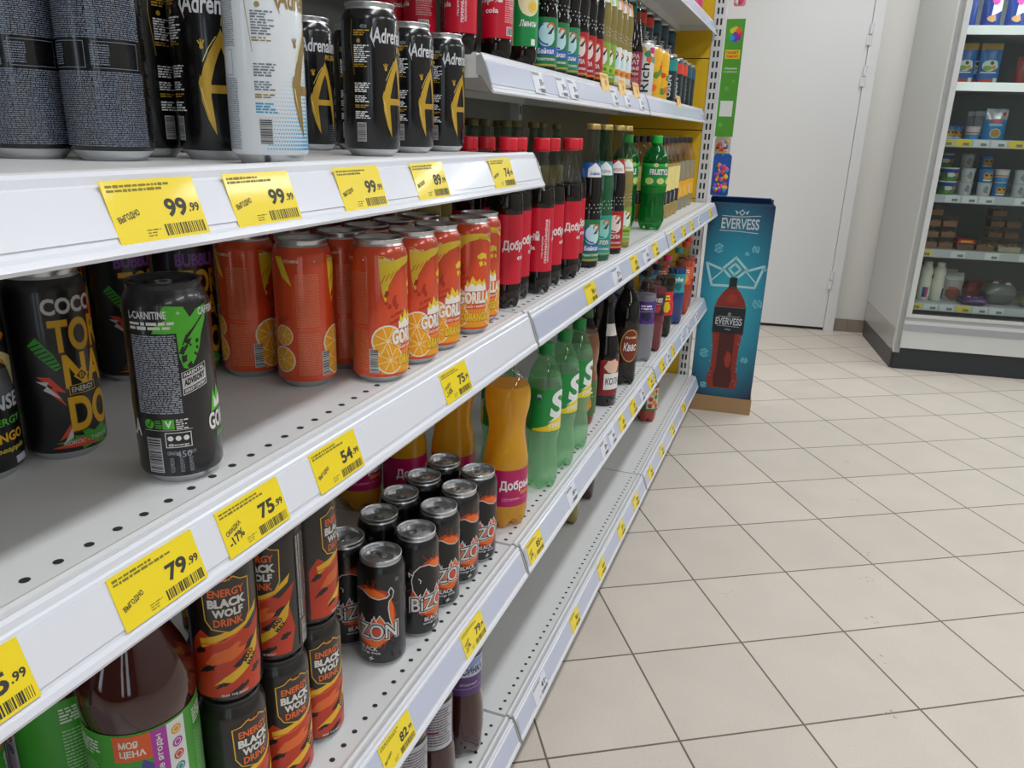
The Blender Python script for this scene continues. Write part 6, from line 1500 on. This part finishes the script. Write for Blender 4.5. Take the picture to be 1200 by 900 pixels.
def a_blue(s, r, h):
    for c in (-1.8, -1.0, 1.0): s.blob(c * r, h * 0.48, r * 0.55, h * 0.26, P('#d8a23a', 0.35), 1, 14, 0.25, seed=4); s.blob(c * r, h * 0.55, r * 0.3, h * 0.12, P('#6a3a1a', 0.35), 2, 12, 0.3, seed=5); s.rect(c * r - r * 0.4, h * 0.12, c * r + r * 0.4, h * 0.22, WHITEINK, 1)
def a_band(s, r, h):
    a = math.pi * r; s.rect(-a, h * 0.08, a * 0.999, h * 0.42, P('#3a94cc', 0.35), 1); s.rect(-a, h * 0.5, a * 0.999, h * 0.6, P('#d86a6a', 0.35), 1)
FT = 'tubs in the refrigerated cabinet'
tubs = [('g', lambda: tub(0.046, 0.074, '#4f7a4a', '#e0e2de', a_green), 0.185, 0.27, FS[2], 0, 'green and blue tub, lower of the first pair on the fourth cabinet shelf'), ('g', None, 0.187, 0.27, FS[2], 0.0742, 'green and blue tub, upper of the first pair on the fourth cabinet shelf'),
        ('w', lambda: tub(0.036, 0.074, '#c9ccce', '#b9bcc2', a_white), 0.283, 0.27, FS[2], 0, 'grey-white tub, lower of the second pair on the fourth cabinet shelf'), ('w', None, 0.284, 0.27, FS[2], 0.0742, 'grey-white tub, upper of the second pair on the fourth cabinet shelf'),
        ('w', None, 0.372, 0.24, FS[2], 0, 'white tub under the blue tub on the fourth cabinet shelf'), ('b', lambda: tub(0.036, 0.074, '#2f7cc0', '#2a6aa8', a_blue), 0.373, 0.25, FS[2], 0.0742, 'blue tub with pie picture on top of a white tub in the cabinet'),
        ('b', None, 0.452, 0.25, FS[2], 0, 'bright blue tub under the pink-banded tub in the cabinet'), ('p', lambda: tub(0.037, 0.074, '#d8d6d4', '#d8c6c6', a_band), 0.453, 0.25, FS[2], 0.0742, 'white and blue tub with pink band, on the fourth cabinet shelf'),
        ('w', None, 0.56, 0.27, FS[2], 0, 'cream tub, lower of the last pair on the fourth cabinet shelf'), ('w', None, 0.56, 0.27, FS[2], 0.0742, 'cream tub, upper of the last pair on the fourth cabinet shelf'),
        ('g', None, 0.175, 0.385, FS[2], 0, 'green tub in the rear row of the fourth cabinet shelf, lowest'), ('g', None, 0.176, 0.385, FS[2], 0.0742, 'green tub in the rear row, second layer'), ('g', None, 0.178, 0.385, FS[2], 0.1484, 'green tub in the rear row, third layer'),
        ('w', None, 0.295, 0.37, FS[2], 0, 'grey tub of the rear cabinet row, lowest'), ('w', None, 0.295, 0.37, FS[2], 0.0742, 'grey tub of the rear cabinet row, second layer'), ('w', None, 0.296, 0.37, FS[2], 0.1484, 'grey tub of the rear cabinet row, third layer'),
        ('b', None, 0.395, 0.37, FS[2], 0, 'blue tub of the rear cabinet row, lowest'), ('b', None, 0.395, 0.37, FS[2], 0.0742, 'blue tub of the rear cabinet row, second layer'), ('b', None, 0.396, 0.37, FS[2], 0.1484, 'blue tub of the rear cabinet row, third layer'),
        ('p', None, 0.262, 0.27, FS[3], 0, 'white and blue tub beside the blue bowl pouch in the cabinet'), ('b', None, 0.135, 0.27, FS[3], 0, 'dark blue tub by the side on the third cabinet shelf'), ('b', None, 0.195, 0.33, FS[3], 0, 'blue tub set back on the third cabinet shelf'), ('p', None, 0.60, 0.28, FS[3], 0, 'white tub at the picture edge on the third cabinet shelf')]
for (kd, mk, u, d, z, dz, lb) in tubs:
    o = place('tub_' + kd, mk, 0, 0, 0, 0, lb, FT); in_cab(o, u, d, z); o.location.z += dz + 0.0002
# egg-brown boxes and salads on the fifth shelf
def clear_tray(w, d, h, fill, lid, bits, seed):
    t = thing('food_tray', '', 'food tray')
    m = MB(); m.prism([(-w * 0.44, 0), (w * 0.44, 0), (w * 0.5, h * 0.62), (-w * 0.5, h * 0.62)], -d / 2, d / 2, CLEAR('#eceae4', 0.12, 'clear_tray_wall', body='#d8d0c0', fac=0.12)); m.build('tray_shell', t)
    m = MB(); m.prism([(-w * 0.42, 0.002), (w * 0.42, 0.002), (w * 0.46, h * 0.5), (-w * 0.46, h * 0.5)], -d * 0.46, d * 0.46, P(fill, 0.6, bump=0.6, vary=0.15, vscale=40))
    g = random.Random(seed)
    for k in range(bits[1]):
        x, y, r = g.uniform(-w * 0.36, w * 0.36), g.uniform(-d * 0.4, d * 0.3), g.uniform(0.006, 0.013)
        m.lathe([(h * 0.5 - 0.001, r), (h * 0.5 + r * 0.5, r * 0.8), (h * 0.5 + r * 0.7, 0.0005)], 8, P(bits[0][k % len(bits[0])], 0.5), False, False, cx=x, cy=y)
    f = m.build('food_filling', t); f['kind'] = 'stuff'
    m = MB(); m.prism([(-w * 0.5, h * 0.62), (w * 0.5, h * 0.62), (w * 0.44, h), (-w * 0.44, h)], -d / 2, d / 2, P(lid, 0.3) if lid else CLEAR('#f4f2ee', 0.12, 'clear_tray_lid')); m.build('tray_lid', t)
    return t
FF = 'food trays in the refrigerated cabinet'
mk_brown = lambda: clear_tray(0.082, 0.09, 0.062, '#a8735a', None, (('#b88a6a', '#8a5a46', '#c89a7a'), 10), 2)
for i, (u, d, n) in enumerate(((0.140, 0.25, 4), (0.232, 0.27, 3), (0.125, 0.36, 4), (0.525, 0.40, 4), (0.612, 0.40, 3))):
    for k in range(n):
        o = place('brown', mk_brown, 0, 0, 0, 0, 'clear tray of brown meat, %s of the %s stack on the fifth cabinet shelf' % (['lowest', 'second', 'third', 'topmost'][k], ['first', 'second', 'third', 'fourth', 'fifth'][i]), FF); in_cab(o, u, d, FS[1]); o.location.z += 0.0624 * k + 0.0002
for kd, mk, u, d, lb in (('red', lambda: clear_tray(0.095, 0.09, 0.060, '#8a5a4a', '#c8382c', (('#a8735a',), 4), 3), 0.330, 0.25, 'food tray with red and yellow lid on the fifth cabinet shelf'), ('mix', lambda: clear_tray(0.100, 0.09, 0.055, '#9a6a4a', None, (('#d8cc9a', '#c8763a', '#b84a3a', '#e0d8b8'), 14), 4), 0.435, 0.25, 'clear tray of mixed salad on the fifth cabinet shelf'), ('white', lambda: clear_tray(0.130, 0.10, 0.058, '#d8d2bc', None, (('#e2dcc8', '#8a4a2a', '#d8ceb0'), 14), 5), 0.560, 0.25, 'clear tray of white salad on the fifth cabinet shelf')):
    o = mk(); o['label'] = lb; o['group'] = FF; in_cab(o, u, d, FS[1])
    if kd == 'red':
        l = [c for c in o.children if c.name.startswith('tray_lid')][0]; s = MB(); s.box(-0.030, -0.0462, 0.044, 0.030, -0.0445, 0.054, P('#e8c03a', 0.4)); s.build('lid_stripe', l)
# bottom shelf: milk bottles and bags
PM = [(0.0, 0.026), (0.003, 0.0290), (0.080, 0.0290), (0.120, 0.0282), (0.132, 0.0255), (0.142, 0.0262), (0.158, 0.0295), (0.172, 0.0290), (0.188, 0.0240), (0.197, 0.0180), (0.202, 0.0165)]
def mk_milk(lab):
    def mk():
        t = thing('milk_bottle', '', 'bottle')
        m = MB(); m.lathe(PM, 24, P('#e4e0d2', 0.3, name='white_milk_bottle'), True, True); 
        m.build('bottle_body', t)
        m = MB(); s = round_skin(m, PM, 0.029, lift=0.0004)
        if lab: s.rect(-0.060, 0.020, -0.020, 0.078, P('#2a4a8a', 0.4), 1); s.rect(-0.044, 0.020, -0.034, 0.078, P('#c83a6a', 0.4), 2); s.rect(-0.034, 0.020, -0.012, 0.078, P('#d8d4c8', 0.4), 2)
        else: s.rect(-0.028, 0.015, 0.010, 0.075, P('#3a3f7a', 0.4), 1)
        m.build('label', t)
        m = MB(); m.lathe([(0.200, 0.0190), (0.216, 0.0185), (0.219, 0.0165), (0.219, 0.0005)], 20, P('#e6e4de', 0.35), True, False); m.build('cap', t)
        return t
    return mk
for (kd, lab, u, d, lb) in (('a', True, 0.165, 0.245, 'white milk bottle with blue and pink label, on the lowest cabinet shelf'), ('b', False, 0.234, 0.240, 'white ribbed milk bottle beside the grey meat bags in the cabinet'), ('a', True, 0.130, 0.330, 'white milk bottle half hidden behind the labelled one, by the cabinet side')):
    o = place('milk' + kd, mk_milk(lab), 0, 0, 0, 0, lb, 'milk bottles in the cabinet'); o.scale = (1.18, 1.18, 1.04); in_cab(o, u, d, FS[0])
def bag_art(s, w, h): s.blob(0, h * 0.30, w * 0.44, h * 0.28, P('#7a4038', 0.35), 2, 20, 0.15, seed=3); s.blob(-w * 0.05, h * 0.52, w * 0.3, h * 0.08, P('#b8423a', 0.35), 3, 16, 0.3, seed=5)
for i, (u, d) in enumerate(((0.330, 0.275), (0.350, 0.345), (0.330, 0.410))):
    o = pouch(0.105, 0.150 + 0.01 * i, 0.05, '#a8a6a4', None, '#c2c2c2', bag_art, 'meat_bag'); in_cab(o, u, d, FS[0]); tag(o, 'silver-topped meat bag on the lowest cabinet shelf, %s' % ['in front', 'second in its row', 'rearmost'][i], 'packet', FC)
def pillow_pack(w, d, h, col, art):
    t = MB(); n = 12; vs = []; fs = []
    for a in range(n + 1):
        for b in range(n + 1):
            u, v = 2 * a / n - 1, 2 * b / n - 1
            z = h / 2 * (max(0, 1 - u ** 4) * max(0, 1 - v ** 4)) ** 0.5
            vs += [(u * w / 2, v * d / 2, h / 2 + z), (u * w / 2, v * d / 2, h / 2 - z)]
    K = n + 1
    for a in range(n):
        for b in range(n):
            i0 = (a * K + b) * 2; i1 = ((a + 1) * K + b) * 2
            fs += [(i0, i1, i1 + 2, i0 + 2), (i0 + 1, i0 + 3, i1 + 3, i1 + 1)]
    t.add(vs, fs, P(col, 0.2), True)
    for (c, x, y, r) in art: t.lathe([(h * 0.93, r), (h * 1.02, r * 0.6), (h * 1.03, 0.0005)], 10, P(c, 0.3), False, False, cx=x, cy=y)
    return t.build('wrapped_pack')
o = pillow_pack(0.135, 0.13, 0.05, '#4a2a6a', (('#c8b0c0', -0.03, -0.03, 0.014), ('#8a5a4a', 0.0, -0.045, 0.014), ('#6a3a9a', 0.035, -0.02, 0.016))); in_cab(o, 0.425, 0.20, FS[0]); tag(o, 'purple wrapped pack lying on the lowest cabinet shelf', 'packet', FC)
o = pillow_pack(0.165, 0.16, 0.13, '#6a6e6a', (('#c8c8c4', -0.03, -0.03, 0.022), ('#c8c8c4', 0.03, -0.05, 0.018), ('#b8322e', 0.0, 0.02, 0.035))); in_cab(o, 0.58, 0.29, FS[0]); tag(o, 'grey wrapped pack with red on top, on the lowest cabinet shelf', 'packet', FC)
o = pillow_pack(0.12, 0.10, 0.10, '#a8222e', ()); in_cab(o, 0.50, 0.44, FS[0]); tag(o, 'crimson wrapped pack behind the grey one on the lowest cabinet shelf', 'packet', FC)
o = pillow_pack(0.10, 0.12, 0.05, '#9aa86a', (('#d8dcb8', 0, 0, 0.02),)); in_cab(o, 0.745, 0.24, FS[0]); tag(o, 'pale green wrapped pack at the picture edge in the cabinet', 'packet', FC)
